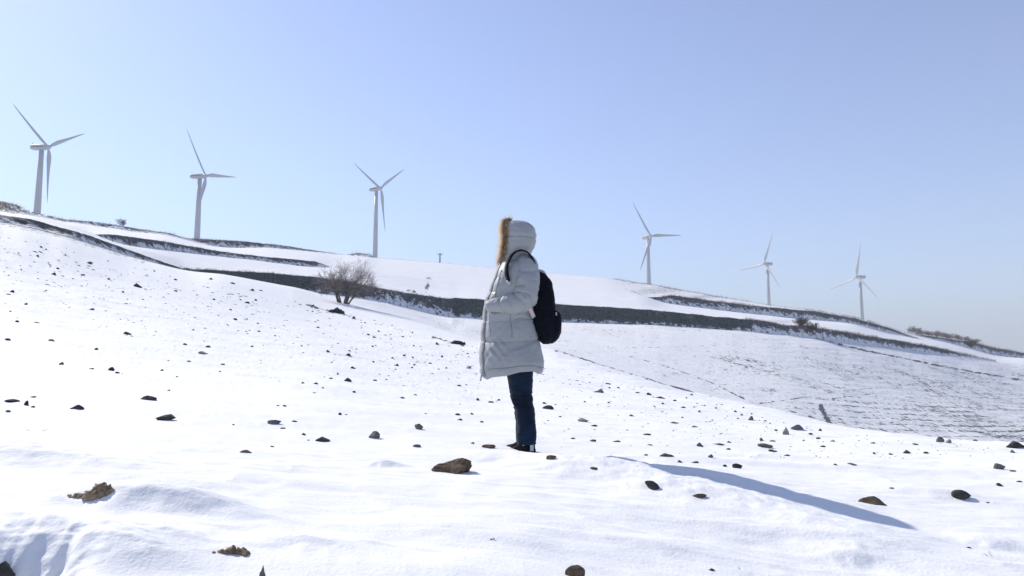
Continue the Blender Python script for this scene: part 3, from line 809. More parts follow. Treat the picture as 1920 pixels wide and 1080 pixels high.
# large stones with their own meshes -------------------------------------
def big(name, px, py, w, h, seed, mat, label, cat='stone', sub=5, rough=0.12, cuts=9, tilt=0, depth=0.6, fr=1.6, sink=0.3, rz=0.0, shape=None):
    bm = rock_bm(seed, cuts, sub, rough, fr, peak=seed in (36, 43, 45, 50, 51, 53))
    if shape: 
        for v in bm.verts: v.co = shape(v.co)
    zs = [v.co.z for v in bm.verts]; xs_ = [v.co.x for v in bm.verts]
    p = hit(px, py); s = math.sqrt(p.x**2+p.y**2)/F
    W = w*s; H = h*s
    kx = W/(max(xs_)-min(xs_)); kz = H/(max(zs)-min(zs))/(1-sink)
    x0 = (max(xs_)+min(xs_))/2; z0 = min(zs)
    for v in bm.verts: v.co = Vector(((v.co.x-x0)*kx, v.co.y*W*0.5*depth, (v.co.z-z0)*kz-H*sink/(1-sink)))
    o = from_bm(name, bm, mat, None, True); o.location = p+Vector((0, W*0.5*depth*0.55, 0)); o.rotation_euler = (0, tilt, rz)
    tag(o, label, cat); return o
def slab(c):   # ridge with its summit at the right, falling away to the left
    k = (c.x+1)/2
    return Vector((c.x, c.y, c.z*(0.50+0.50*k**1.4)+0.10*math.sin(c.x*7+c.y*3)*(0.4+k)))
big('boulder', 845, 886, 76, 26, 11, M_RB, 'largest brown rock, broad and ridged, on the snow left of the person\'s feet', 'rock', 6, 0.15, 7, 0.0, 0.75, 2.0, 0.25, shape=slab)
big('stone', 701, 822, 21, 13, 34, M_RG, 'tall blocky grey stone above and left of the broad brown rock', sub=4, rough=0.08, depth=0.8)
big('stone', 785, 805, 17, 10, 35, M_RG, 'rounded grey stone between the blocky grey stone and the jeans', sub=4, depth=0.8)
big('stone', 604, 828, 27, 8.5, 36, M_RD, 'near black hump-shaped stone left of the blocky grey stone', sub=4, depth=0.8)
big('stone', 1221, 918, 29, 15, 37, M_RD, 'black oval stone tilted on the snow just below the long blue shadow', sub=4, cuts=4, rough=0.05, tilt=0.42, depth=0.6, sink=0.12)
big('stone', 1641, 946, 46, 12, 38, M_RB, 'flat brown slab lying above the tip of the long blue shadow', sub=5, depth=0.6)
big('stone', 1804, 935, 29, 13, 39, M_RD, 'smooth dark egg-shaped stone near the lower right, right of the brown slab', sub=4, cuts=4, rough=0.04, tilt=0.25, depth=0.7)
big('stone', 1877, 880, 19, 9, 40, M_RG, 'rounded grey stone near the right edge above the egg-shaped dark stone', sub=4, cuts=5)
big('stone', 1313, 934, 27, 7.5, 41, M_RB, 'low brown stone below the middle of the long blue shadow', sub=4)
big('stone', 1078, 1082, 38, 20, 42, M_RB, 'square brown stone cut by the bottom edge of the photo', sub=4, rough=0.06, depth=0.8, cuts=5, shape=lambda c: Vector((math.copysign(abs(c.x)**0.6, c.x), c.y, math.copysign(abs(c.z)**0.5, c.z))))
big('stone', 308, 788, 34, 10, 43, M_RD, 'dark peaked stone with a low tail on the left side of the slope', sub=4)
big('stone', 277, 750, 30, 7, 44, M_RD, 'long flat dark stone just above the peaked stone with a tail', sub=4, tilt=0.12)
big('stone', 143, 767, 23, 7, 45, M_RD, 'dark stone with a sharp peak at the far left above the soil clump', sub=4)
big('stone', 460, 849, 22, 5, 46, M_RG, 'low flat grey stone lying alone left of the near black hump', sub=4)
big('stone', 513, 795, 24, 7, 47, M_RG, 'pale grey pointed flat stone halfway between the tailed stone and the jeans', sub=4)
big('stone', 1497, 806, 24, 9, 48, M_RG, 'grey wedge-shaped stone on the edge of the slope above the ploughed field', sub=4)
big('stone', 1436, 839, 26, 7, 49, M_RG, 'grey stone with a flat top to the lower left of the wedge-shaped one', sub=4)
big('stone', 1094, 791, 23, 7, 50, M_RP, 'pale peaked stone right of the knees of the person', sub=4)
big('stone', 1123, 736, 20, 7, 51, M_RG, 'grey peaked stone close to the grassy edge right of the coat', sub=4)
big('stone', 1028, 767, 22, 7, 52, M_RD, 'dark slab just right of the jeans', sub=4)
big('stone', 1909, 840, 30, 10, 53, M_RD, 'jagged dark stone at the right edge of the photo on the rim of the slope', sub=4)
big('stone', 1764, 829, 14, 9, 54, M_RG, 'small cube-shaped grey stone on the rim below the furrows', sub=4)
big('stone', 1384, 878, 18, 8, 55, M_RD, 'dark stone half sunk in a hollow above the long blue shadow', sub=4)
big('stone', 1250, 856, 28, 6, 56, M_RB, 'long low brown stone above the start of the wide shadow', sub=4)
big('stone', 916, 840, 26, 6, 57, M_RB, 'brown low stone touching the snow just left of the shoes', sub=4)
big('stone', 1034, 861, 20, 7, 58, M_RB, 'brown broken stone just right of the shoes in the thin shadow', sub=4)
big('stone', 1475, 815, 14, 14, 59, M_RP, 'upright pale pointed stone below the wedge-shaped grey one', sub=4, rough=0.3, depth=0.6, shape=lambda c: Vector((c.x*(1.15-0.75*(c.z+1)/2), c.y, c.z)))
big('stone', 490, 1094, 16, 30, 60, M_RG, 'pointed grey stone breaking through the snow at the bottom edge', sub=4, rough=0.3, depth=0.6, shape=lambda c: Vector((c.x*(1.15-0.55*(c.z+1)/2)+0.2*c.z, c.y, c.z)))
big('stone', -8, 1098, 44, 34, 61, M_RD, 'dark rock in the shaded hollow of the lower left corner', 'rock', 5, 0.1)
# clumps of frozen soil
def clump(name, px, py, w, h, label, seed, n, mat, group=None):
    p = hit(px, py); s = math.sqrt(p.x**2+p.y**2)/F; rnd = random.Random(seed)
    bm = bmesh.new()
    for i in range(n):
        u = rnd.uniform(-1, 1); hump = math.exp(-((u-0.35)/0.48)**2)
        r_ = (0.05+0.07*rnd.random())*w*s*(0.5+0.7*hump)
        z_ = rnd.random()*h*s*hump*0.8
        c = Vector((u*w*s*0.5, rnd.gauss(0.35, 0.12)*w*s*0.45, z_))
        bb = rock_bm(seed*50+i, 6, 3, 0.45, 2.3)
        for v in bb.verts: v.co = v.co*r_+c
        tmp = bpy.data.meshes.new('t'); bb.to_mesh(tmp); bb.free(); bm.from_mesh(tmp); bpy.data.meshes.remove(tmp)
    o = from_bm(name, bm, mat, None, True); o.location = p; tag(o, label, 'soil clump', group); return o
clump('soil_clump', 158, 936, 104, 11, 'heaped clump of brown crumbly soil poking out of the snow at the lower left', 3, 80, M_SOIL)
clump('soil_clump', 420, 1041, 76, 5, 'flat pale brown scatter of soil near the bottom edge, right of the big clump', 4, 34, M_SOIL)
clump('soil_clump', 583, 577, 16, 7, 'dark knob of bare earth at the start of the short ridge below the lone tree', 5, 20, M_RD)
clump('soil_clump', 622, 586, 44, 7, 'long dark streak of earth clods below the lone tree', 6, 44, M_RD)
clump('soil_clump', 661, 598, 14, 5, 'small dark earth clod at the right end of the streak below the tree', 7, 22, M_RD)
clump('soil_clump', 850, 645, 44, 4, 'low line of dark clods just left of the coat', 8, 34, M_RD)
clump('soil_clump', 921, 1013, 18, 4, 'tiny brown scrap of soil in the snow below the broad brown rock', 9, 10, M_RB)

S = '''237,627,16,7,d 207,695,17,7,d 218,700,12,4,d 113,684,10,5,g 180,656,8,4,d 13,638,13,5,d 31,604,9,4,d 96,639,14,3,g 172,581,9,3,d 67,605,10,2,d
18,754,26,6,d 48,760,10,8,d 61,745,13,3,g 60,764,9,3,d 13,773,12,5,g 170,692,12,2,d 303,695,7,3,d 331,707,5,3,d 345,646,10,3,d 388,651,12,3,d
378,663,20,4,p 353,678,9,3,d 417,684,12,3,d 412,697,6,2,d 441,600,9,4,d 485,622,9,3,d 462,568,12,3,d 615,660,9,4,d 633,702,6,4,d 619,710,11,3,d
567,719,8,4,d 591,720,12,3,d 605,728,7,2,d 589,737,10,2,g 521,761,6,2,d 533,762,9,3,d 437,797,7,3,d 552,791,15,3,d 530,804,17,3,g 570,816,10,4,d
578,826,6,2,d 509,838,10,3,g 653,667,14,6,d 744,686,11,4,d 661,691,12,4,d 651,715,17,9,d 702,714,10,3,d 724,712,7,2,d 728,705,6,2,g 741,693,5,2,d
772,690,7,3,d 776,685,9,3,g 806,682,10,3,d 837,691,6,4,d 829,670,7,6,g 819,646,9,5,g 879,691,13,5,p 860,724,15,4,g 663,736,8,4,d 754,747,12,3,d
778,741,10,3,d 896,751,9,6,d 921,755,17,4,g 934,751,10,3,d 637,778,9,5,d 649,778,7,2,d 857,778,14,4,d 885,777,8,3,d 862,788,14,3,g 903,792,10,4,d
782,838,19,6,g 886,832,11,3,b 1021,757,10,5,d 1114,799,17,3,d 1050,782,9,3,d 1142,756,7,3,d 1243,758,8,4,d 1282,765,15,4,d 1312,773,7,5,g 1184,780,11,3,g
1264,794,18,3,g 1303,801,17,3,g 1214,816,20,4,g 1409,788,12,8,g 1435,790,8,3,d 1074,823,12,3,d 1113,828,20,5,b 1156,829,20,3,g 1312,837,16,8,g 1220,835,13,3,g
1350,834,30,3,g 1367,830,10,3,d 1428,826,9,5,g 1450,828,16,3,g 1455,808,7,4,g 1449,847,19,4,d 1477,855,14,3,d 1366,843,11,3,d 1212,854,16,3,b 1332,858,13,6,g
1702,850,15,6,d 1738,850,13,4,d 1639,851,6,4,d 1670,852,8,2,d 1875,911,12,4,d 1913,904,12,3,d 1360,875,9,5,d 1305,868,18,3,b 1599,871,20,3,g 1567,872,8,3,d
1902,884,20,2,g 1780,831,14,6,p 1900,849,12,5,g 1830,827,11,4,g 1545,838,13,3,d 1638,832,10,3,g 1718,834,14,2,g 1535,823,13,4,d 1520,815,9,4,d 1562,828,11,3,p
1507,827,5,4,g 1538,808,7,5,d 1853,943,11,2,b 1672,916,11,2,g 1335,1070,15,4,b 1818,1028,10,3,d 1113,879,20,4,b 1275,867,12,4,b 256,538,16,6,d 166,494,12,4,d
107,504,6,3,d 100,515,9,4,d 153,516,12,3,d 203,524,8,3,d 136,523,5,2,d 289,509,4,3,d 328,525,8,3,d 328,546,9,3,d 395,524,9,4,d 436,532,12,3,d
22,548,8,4,d 13,552,10,2,d 86,545,4,2,d 472,545,11,4,d 488,545,9,3,d 400,562,7,3,d 463,568,12,4,d 47,571,8,3,d 171,581,9,3,d 440,599,8,4,d
733,636,6,2,d 690,628,8,3,d 710,622,6,2,d 755,632,8,3,d 668,655,5,2,d 701,633,9,3,d 1140,720,14,3,d 1160,728,8,3,d 1196,737,13,3,d 1218,741,14,5,d
1238,747,24,4,d 1265,752,10,4,d 1287,747,5,3,d 1297,741,6,3,d 1391,779,7,3,d 1394,765,5,3,d 1343,766,6,3,d'''
mm = {'d': (M_RD, 'dark'), 'g': (M_RG, 'grey'), 'p': (M_RP, 'pale'), 'b': (M_RB, 'brown')}
LM = [('the broad brown rock', 845, 880), ('the blocky grey stone', 701, 818), ('the black hump-shaped stone', 604, 825), ('the black oval stone', 1221, 912), ('the flat brown slab', 1641, 941),
      ('the egg-shaped dark stone', 1804, 929), ('the peaked stone with a tail', 308, 785), ('the sharp peaked stone at far left', 143, 764), ('the wedge-shaped grey stone', 1497, 803), ('the pale peaked stone', 1094, 789),
      ('the bare tree', 650, 560), ('the earth streak below the tree', 620, 582), ('the shoes', 978, 840), ('the knees of the person', 976, 750), ('the coat hem', 940, 700), ('the backpack', 1030, 630),
      ('the short dark gully', 1550, 780), ('the brown soil clump', 158, 925), ('the sharp bend of the terrace bank', 250, 480), ('the near end of the long wall', 400, 512), ('the cube-shaped grey stone', 1764, 826), ('the line of clods by the coat', 850, 642)]
toks = [t.split(',') for t in S.split()]
ULAB = {}; buckets = {}
for i_, t_ in enumerate(toks):
    x_, y_ = float(t_[0]), float(t_[1])
    nm_, lx, ly = min(LM, key=lambda m: math.hypot(m[1]-x_, (m[2]-y_)*1.6))
    dx_, dy_ = x_-lx, (y_-ly)*1.6
    rel_ = ('right of ' if dx_ > 0 else 'left of ') if abs(dx_) > abs(dy_) else ('below ' if dy_ > 0 else 'above ')
    kd = ('small ' if float(t_[2]) < 13 else 'medium sized ')+mm[t_[4]][1]
    buckets.setdefault((kd, rel_, nm_), []).append((math.hypot(dx_, dy_), i_))
for (kd, rel_, nm_), lst in buckets.items():
    lst.sort()
    for r_, (_, i_) in enumerate(lst[:5]):
        ULAB[i_] = kd+' stone '+('closest' if r_ == 0 else ('second', 'third', 'fourth', 'fifth')[r_-1]+' closest')+' on the '.replace(' on the ', ' ')+rel_+nm_
cnt = 0
for tok in S.split():
    px_, py_, w_, h_, k_ = tok.split(','); px_, py_, w_, h_ = map(float, (px_, py_, w_, h_))
    cnt += 1
    m_, word = mm[k_]
    if py_ > 740: zone = 'scattered on the nearer snow '
    elif py_ > 600: zone = 'scattered on the middle of the slope '
    else: zone = 'scattered high on the slope '
    zone += 'left of the person' if px_ < 960 else 'right of the person'
    kind_ = ('small ' if w_ < 13 else 'medium sized ')+word+' stone '
    stone(px_, py_, w_, h_*1.05, m_, ULAB.get(cnt-1, kind_+zone), kind_+zone, cnt)
# smaller ones seen as dots, on the upper slope
crestx = lambda x: float(np.interp(x, [0, 340, 640, 900, 1250, 1600, 1920], [430, 515, 580, 650, 730, 810, 838]))
n_small = 0
while n_small < 60:
    x = rng.uniform(0, 1920); y = crestx(x)+8+abs(rng.normal(0, 75))
    if y > 800 or (880 < x < 1060 and y < 850): continue
    if min((abs(x-a)+2*abs(y-b)) for a, b in placed) < 14: continue
    w_ = rng.uniform(3.0, 7.5)
    side = 'left of the person' if x < 960 else 'right of the person'
    lb = 'tiny dark stone among the specks on the slope '+side
    stone(x, y, w_, w_*rng.uniform(0.35, 0.55), M_RD, lb, lb, 500+n_small); n_small += 1
# crumbs too small to tell apart
cv, cf_ = [], []
for i in range(1500):
    x = rng.uniform(-20, 1940); y = crestx(x)+4+abs(rng.normal(0, 70))
    if y > 860: continue
    p = hit(x, y); s = math.hypot(p.x, p.y)/F; w_ = rng.uniform(0.6, 2.0)*s; l_ = w_*rng.uniform(1.0, 3.0)
    a = rng.normal(0, 0.5); o = len(cv); ca, sa = math.cos(a), math.sin(a); hq = w_*rng.uniform(0.3, 0.8)
    for (u, v) in ((-l_, 0), (0, -w_), (l_, 0), (0, w_)): cv.append((p.x+u*ca-v*sa, p.y+u*sa+v*ca, gz(p.x+u*ca-v*sa, p.y+u*sa+v*ca)-0.004))
    cv.append((p.x+rng.normal(0, 0.2)*l_, p.y, p.z+hq)); cf_ += [(o, o+1, o+4), (o+1, o+2, o+4), (o+2, o+3, o+4), (o+3, o, o+4)]
cr_ = newmesh('soil_crumbs', cv, cf_, M_RD, None, False); cr_['kind'] = 'stuff'; cr_['label'] = 'dark crumbs of soil sprinkled over the snow'
# a few dry stalks in the foreground
gv2, gf2 = [], []
st_ = MB()
for (x, y, n) in ((1400, 1073, 3), (1385, 1078, 2), (1565, 1079, 2), (1858, 1040, 2), (1880, 1048, 2), (62, 808, 2), (220, 598, 2)):
    p = hit(x, y); s = math.hypot(p.x, p.y)/F
    for _ in range(n):
        b0 = p+Vector((rng.normal(0, 5)*s, rng.normal(0, 0.03), 0)); b0.z = gz(b0.x, b0.y)-0.01
        tip = b0+Vector((rng.normal(0, 6)*s, rng.normal(0, 0.02), rng.uniform(3, 9)*s))
        mid = (b0+tip)/2+Vector((rng.normal(0, 1.5)*s, 0, 0))
        st_.add(tube_mesh([b0, mid, tip], [0.0016+0.25*s*(s > .006), 0.0013, 0.0006], 4, False))
so = st_.build('dry_stalks', M_GRASS); so['kind'] = 'stuff'; so['label'] = 'thin dry grass stalks sticking out of the snow'
# ------------------------------------------------------------------ the person
pf = hit(979, 845)
YP = pf.y
def P(px, py, dy=0.0):
    """world point of a photo pixel in the upright plane through the person, pushed dy deeper"""
    u, Y_, Z_ = ray(px, py); k = YP/Y_
    return Vector((float(u*k), YP+dy, float(Z_*k)+CZ))
SM = YP/F*1.0/CP                                   # metres per photo pixel there
person = empty('person', (float(P(979, 846).x), YP, float(P(979, 846).z)))
tag(person, 'person in a long grey padded coat with fur trimmed hood, standing side on in jeans', 'person')
PINV = Matrix.Translation(-Vector(person.location))
def pc_(v): return v-Vector(person.location)

def cloth_mat(name, c1, c2, rough=0.65, sheen=0.15, fine=350, bstr=0.12):
    m, nt, b = mat_new(name)
    tc = N(nt, 'ShaderNodeTexCoord').outputs['Object']
    nt.links.new(ramp(nt, noise_n(nt, tc, 3.5, 5), [(0.3, c1), (0.7, c2)]), b.inputs['Base Color'])
    b.inputs['Roughness'].default_value = rough; b.inputs['Specular IOR Level'].default_value = 0.25
    b.inputs['Sheen Weight'].default_value = sheen
    w1 = noise_n(nt, mapping(nt, tc, (1, 1, 2.2)), 9, 4, 0.6)
    n1 = bump(nt, w1, 0.35, 0.02); n1 = bump(nt, noise_n(nt, tc, fine, 2), bstr, 0.001, n1)
    nt.links.new(n1, b.inputs['Normal'])
    return m
M_COAT = cloth_mat('coat_fabric', (0.265, 0.28, 0.29), (0.335, 0.35, 0.36), 0.5)
M_COATD = cloth_mat('coat_trim', (0.19, 0.20, 0.215), (0.24, 0.25, 0.265), 0.6)
M_LINE = cloth_mat('coat_lining', (0.16, 0.16, 0.17), (0.2, 0.2, 0.21), 0.8)
M_JEAN = cloth_mat('denim', (0.003, 0.007, 0.018), (0.009, 0.028, 0.058), 0.85, 0.05, 500, 0.3)
M_JEAN.node_tree.nodes['Principled BSDF'].inputs['Specular IOR Level'].default_value = 0.12
M_BLK = cloth_mat('black_nylon', (0.002, 0.003, 0.007), (0.004, 0.006, 0.012), 0.85, 0.0)
M_BLK.node_tree.nodes['Principled BSDF'].inputs['Specular IOR Level'].default_value = 0.12
M_SHOE = cloth_mat('shoe_navy', (0.003, 0.004, 0.008), (0.007, 0.008, 0.014), 0.8, 0.0)
M_SHOE.node_tree.nodes['Principled BSDF'].inputs['Specular IOR Level'].default_value = 0.1
M_SOLE = cloth_mat('shoe_white', (0.45, 0.46, 0.5), (0.6, 0.61, 0.64), 0.5, 0.0)
M_PINK = cloth_mat('pale_strap', (0.48, 0.40, 0.40), (0.58, 0.49, 0.48), 0.7)
M_SKIN, _nt, _b = mat_new('skin'); _b.inputs['Base Color'].default_value = (0.55, 0.36, 0.27, 1); _b.inputs['Roughness'].default_value = 0.55
M_HAIR = simple_mat('hair', (0.01, 0.008, 0.007), (0.03, 0.022, 0.018), 30, 0.5)
M_ZIP = simple_mat('zip_metal', (0.35, 0.35, 0.37), (0.5, 0.5, 0.52), 50, 0.35)

def loft(levels, nz, nang, expo=2.3, a0=0.0, a1=2*math.pi, yoff=0.0, disp=None, tilt=0.0):
    """levels: (py, x_front, x_back, halfdepth m). Rings are level; angle 0 = front (photo left), pi/2 = camera side"""
    lv = np.array(levels, float)
    ys = np.linspace(lv[0, 0], lv[-1, 0], nz)
    def ip(k):
        m = np.zeros((len(lv), 1)); 
        s = 1 if lv[-1, 0] > lv[0, 0] else -1
        return pchip((lv[:, 0:1]*s), lv[:, k:k+1], (ys*s)[:, None])[:, 0]
    xf, xb, hd = ip(1), ip(2), ip(3)
    closed = abs((a1-a0)-2*math.pi) < 1e-6
    V = []
    for i in range(nz):
        for j in range(nang):
            th = a0+(a1-a0)*j/(nang if closed else nang-1)
            c, s_ = math.cos(th), math.sin(th)
            cc = math.copysign(abs(c)**(2/expo), c); ss = math.copysign(abs(s_)**(2/expo), s_)
            xm = (xf[i]+xb[i])/2; xr = (xb[i]-xf[i])/2
            g = 0.0
            if disp: g = disp(i/(nz-1), ys[i], th, xm-cc*xr)
            px = xm-cc*(xr+g/SM*0.9)
            p = P(px, ys[i]+tilt*(px-xm), -ss*(hd[i]+g)+yoff)
            V.append(pc_(p))
    return V, grid_faces(nz, nang, closed), nz, nang
# body (one continuous skinned figure, mostly under the clothes)
def skin_body():
    J = {}
    def j(n, p, r): J[n] = (pc_(p), r)
    j('pelvis', P(972, 668), 0.105); j('waist', P(968, 620), 0.10); j('chest', P(970, 560), 0.115); j('upper', P(973, 515), 0.10); j('neck', P(972, 488), 0.055); j('head0', P(970, 468), 0.075); j('head1', P(970, 448), 0.092); j('head2', P(972, 430), 0.075)
    j('chin', P(956, 475), 0.03); j('nose', P(950, 456), 0.014)
    for s, n in ((-1, 'l'), (1, 'r')):
        j('hip'+n, P(974, 690, s*0.085), 0.062); j('knee'+n, P(979, 748, s*0.09), 0.042); j('ank'+n, P(986, 828, s*0.09), 0.034); j('toe'+n, P(982, 836, s*0.09+0.07), 0.025)
        j('sh'+n, P(976, 512, s*0.16), 0.06); j('el'+n, P(984, 572, s*0.23), 0.042); j('wr'+n, P(930, 575, s*0.20), 0.03); j('ha'+n, P(914, 582, s*0.16), 0.026)
    E = [('pelvis', 'waist'), ('waist', 'chest'), ('chest', 'upper'), ('upper', 'neck'), ('neck', 'head0'), ('head0', 'head1'), ('head1', 'head2'), ('head0', 'chin'), ('head1', 'nose')]
    for n in 'lr': E += [('pelvis', 'hip'+n), ('hip'+n, 'knee'+n), ('knee'+n, 'ank'+n), ('ank'+n, 'toe'+n), ('upper', 'sh'+n), ('sh'+n, 'el'+n), ('el'+n, 'wr'+n), ('wr'+n, 'ha'+n)]
    names = list(J); me_ = bpy.data.meshes.new('body')
    me_.from_pydata([tuple(J[n][0]) for n in names], [(names.index(a), names.index(b)) for a, b in E], [])
    o = bpy.data.objects.new('body', me_); COL.objects.link(o); o.parent = person
    m_ = o.modifiers.new('skin', 'SKIN'); 
    for i, n in enumerate(names):
        sv = me_.skin_vertices[0].data[i]; sv.radius = (J[n][1], J[n][1]); sv.use_root = (n == 'pelvis')
    ss_ = o.modifiers.new('sub', 'SUBSURF'); ss_.levels = 2; ss_.render_levels = 2
    me_.materials.append(M_SKIN)
    bpy.context.view_layer.update()
    dg = bpy.context.evaluated_depsgraph_get(); ev_ = o.evaluated_get(dg)
    nm_ = bpy.data.meshes.new_from_object(ev_); o.modifiers.clear(); o.data = nm_; nm_.name = 'body'
    nm_.polygons.foreach_set('use_smooth', [True]*len(nm_.polygons))
    if not nm_.materials: nm_.materials.append(M_SKIN)
    return o
skin_body()
# hair and eyes under the hood
hv, hf, _, _ = loft([(472, 962, 985, .07), (455, 958, 992, .095), (438, 955, 992, .098), (428, 960, 986, .08), (423, 967, 978, .03)], 16, 24, 2.1)
newmesh('hair', hv, hf, M_HAIR, person)

def crease(u, v, seed, fx, fy):
    n = fbm(np.array(u*fx), np.array(v*fy), seed, 4, 0.55); return float((1-abs(n))**5)
SEAMS = (548, 601, 639)
def coat_disp(t, y, th, px):
    g = 0.0
    # quilted seams pull the cloth in
    for sy in SEAMS:
        w = y-sy-4*math.sin(th*1.3)
        g -= 0.008*math.exp(-(w/1.8)**2)*(0.6 if sy == 639 else 0.4)
    # padding swell between the seams
    for a, b in ((500, 548), (548, 601), (601, 639), (639, 700)):
        if a < y < b: g += 0.006*math.sin(math.pi*(y-a)/(b-a))
    u = th; v = y/40.0
    g += 0.008*float(fbm(np.array(u*1.6+v*0.6), np.array(v*1.6), 3, 4))
    g -= 0.008*crease(u*0.9+v*0.8, v*0.45, 12, 1.2, 1.2)*(1 if y > 590 else 0.6)
    # diagonal drag folds from the pocket towards the hem
    if 636 < y < 690 and math.sin(th) > -0.2:
        q = (px-918)+(y-640)*-0.75
        g += 0.007*math.sin(q*0.42)*math.exp(-((px-930)/22)**2)*math.exp(-((y-658)/20)**2)
    if y > 690: g += 0.006*math.sin(th*5+1.0)
    return g
CO = [(488, 940, 994, .10), (495, 936, 1002, .17), (505, 933, 1006, .205), (520, 929, 1008, .225), (540, 920, 1008, .225), (560, 913, 1007, .22), (580, 909, 1004, .215), (600, 906, 1004, .215), (620, 904, 1008, .22), (640, 903, 1012, .225), (660, 902.5, 1015, .235), (680, 902, 1019, .24), (696, 902, 1019, .24), (701, 903, 1017, .235)]
V, Fc, nz, na = loft(CO, 150, 120, 2.35, disp=coat_disp)
# hem: front hangs lower, lifted over the legs
def hem(V, nz, na):
    for i in range(int(nz*0.80), nz):
        f = ((i-nz*0.80)/(nz*0.20))**2
        for j in range(na):
            v = V[i*na+j]; xpx = 979+(v.x)/SM
            drop = np.interp(xpx, [900, 915, 925, 950, 975, 1000, 1012, 1020], [-2, -9.5, -5, -2.0, 5, 6.5, 1.5, 0])
            v.z += drop*SM*f
hem(V, nz, na)
# turned-in hem and inner wall so the coat has thickness
base_i = (nz-1)*na
for k, (dz, sc_) in enumerate(((-0.006, 0.985), (0.004, 0.955), (0.05, 0.93))):
    cx = sum(V[base_i+j].x for j in range(na))/na
    for j in range(na):
        v = V[base_i+j]; V.append(Vector((cx+(v.x-cx)*sc_, v.y*sc_, v.z+dz)))
Fc = grid_faces(nz+3, na, True)
coat = newmesh('coat', V, Fc, M_COAT, person)
# hem band
hb = [V[i*na+j] for i in range(int(nz*0.955), int(nz*0.955)+2) for j in range(na)]
hm = MB()
ring = [V[int(nz*0.945)*na+j]*1.0 for j in range(na)]
ring = [Vector((r.x*1.0, r.y, r.z)) for r in ring]
hm.add(tube_mesh(ring+[ring[0]], [0.0035]*(na+1), 6, False)); hm.build('hem_seam', M_COATD, coat)
# front placket with its zip: follows the front edge on the camera side
pl, zp = [], []
nzp = nz-2
for i in range(4, nzp):
    for th_k in (0, 1, 2, 3, 4, 5):
        j = [1, 3, 5, 7, 9, 10][th_k]
        v = V[i*na+j]; cx = Vector((0, 0, v.z)); n_ = Vector((v.x+0.05, v.y, 0)).normalized()
        pl.append(v+n_*(0.008 if 0 < th_k < 5 else 0.001))
newmesh('placket', pl, grid_faces(nzp-4, 6), M_COATD, coat)
zpts = [V[i*na+10]+Vector((-0.002, -0.004, 0)) for i in range(6, nz-1, 2)]
zm = MB(); zm.add(tube_mesh(zpts, [0.0028]*len(zpts), 6)); zm.build('zipper', M_LINE, coat)
zm = MB(); e_ = V[(nz-1)*na+4]; zm.add(tube_mesh([e_+Vector((-.006, -.004, 0.02)), e_+Vector((-.012, -.006, -0.035))], [0.005, 0.007], 8)); zm.build('zip_pull', M_ZIP, coat)
def on_coat(px, py, off=0.006):
    """point of the coat surface on the camera side at a photo pixel"""
    tgt = pc_(P(px, py)); best = None
    for i in range(0, nz):
        r0 = V[i*na+na//4]
        if abs(r0.z-tgt.z) < 0.012:
            for j in range(1, na//2):
                v = V[i*na+j]; dd = abs(v.x-tgt.x)+abs(v.z-tgt.z)
                if best is None or dd < best[0]: best = (dd, v)
    v = best[1]; return Vector((tgt.x, v.y-off, tgt.z))
# pocket flap under the hand, side seam and stitched seams
def strip(name, pts, r, mat, par, n=5):
    m_ = MB(); Q_ = []
    for (a, b), (c, d) in zip(pts[:-1], pts[1:]):
        for k in range(n): Q_.append((a+(c-a)*k/n, b+(d-b)*k/n))
    Q_.append(pts[-1])
    m_.add(tube_mesh([on_coat(a, b, r*0.3) for a, b in Q_], [r]*len(Q_), 6)); return m_.build(name, mat, par)
strip('pocket_edge', [(921, 590), (930, 592), (945, 590), (960, 584)], 0.006, M_COATD, coat)
strip('pocket_seam', [(919, 592), (919, 612), (922, 634)], 0.0035, M_COATD, coat)
strip('side_seam', [(957, 588), (957, 605), (960, 625), (960, 636)], 0.0035, M_COATD, coat)
strip('pocket_seam', [(964, 603), (975, 601), (990, 602), (1000, 603)], 0.0035, M_COATD, coat)
strip('chest_seam', [(941, 512), (936, 530), (931, 548), (929, 562)], 0.004, M_COATD, coat)

# hood: open to the front
def hood_disp(t, y, th, px):
    g = -0.010*math.exp(-((y-448-(px-975)*0.03)/2.0)**2)
    g -= 0.006*math.exp(-((y-474-(px-975)*-0.2)/1.6)**2)
    g += 0.006*float(fbm(np.array(th*1.8), np.array(y/18.0), 8, 4))
    g -= 0.006*crease(th, y/25.0, 22, 1.6, 1.4)
    return g
HO = [(500, 938, 996, .125), (490, 940, 994, .125), (480, 943, 994, .13), (470, 944, 999, .14), (458, 945, 1004, .15), (445, 945, 1006, .155), (434, 945, 1004.5, .15), (426, 945.5, 1000, .135), (420, 948, 993, .11), (417, 953, 986, .085), (415.5, 960, 979, .04)]
HV, HF, hz, ha = loft(HO, 70, 80, 2.4, math.radians(34), math.radians(326), disp=hood_disp)
# inner wall
nH = len(HV)
cxh = sum((v.x for v in HV))/nH
inn = [Vector((cxh+(v.x-cxh)*0.90, v.y*0.90, v.z-0.010*(v.z > pc_(P(970, 425)).z))) for v in HV]
cap = [(hz-1)*ha+j for j in range(ha)]
allV = HV+inn; allF = list(HF)+[tuple(nH+k for k in f[::-1]) for f in HF]
for i in range(hz-1):
    allF.append((i*ha, (i+1)*ha, nH+(i+1)*ha, nH+i*ha)); allF.append(((i+1)*ha+ha-1, i*ha+ha-1, nH+i*ha+ha-1, nH+(i+1)*ha+ha-1))
allF.append(tuple(cap)); allF.append(tuple(nH+k for k in cap[::-1]))
hood = newmesh('hood', allV, allF, M_COAT, person)
# throat: collar front closing the coat below the chin
CL = [(486, 936, 988, .085), (492, 934, 992, .10), (500, 933, 1000, .14), (508, 932, 1003, .17)]
V2, F2, _, _ = loft(CL, 12, 48, 2.3)
newmesh('collar', V2, F2, M_COAT, coat)

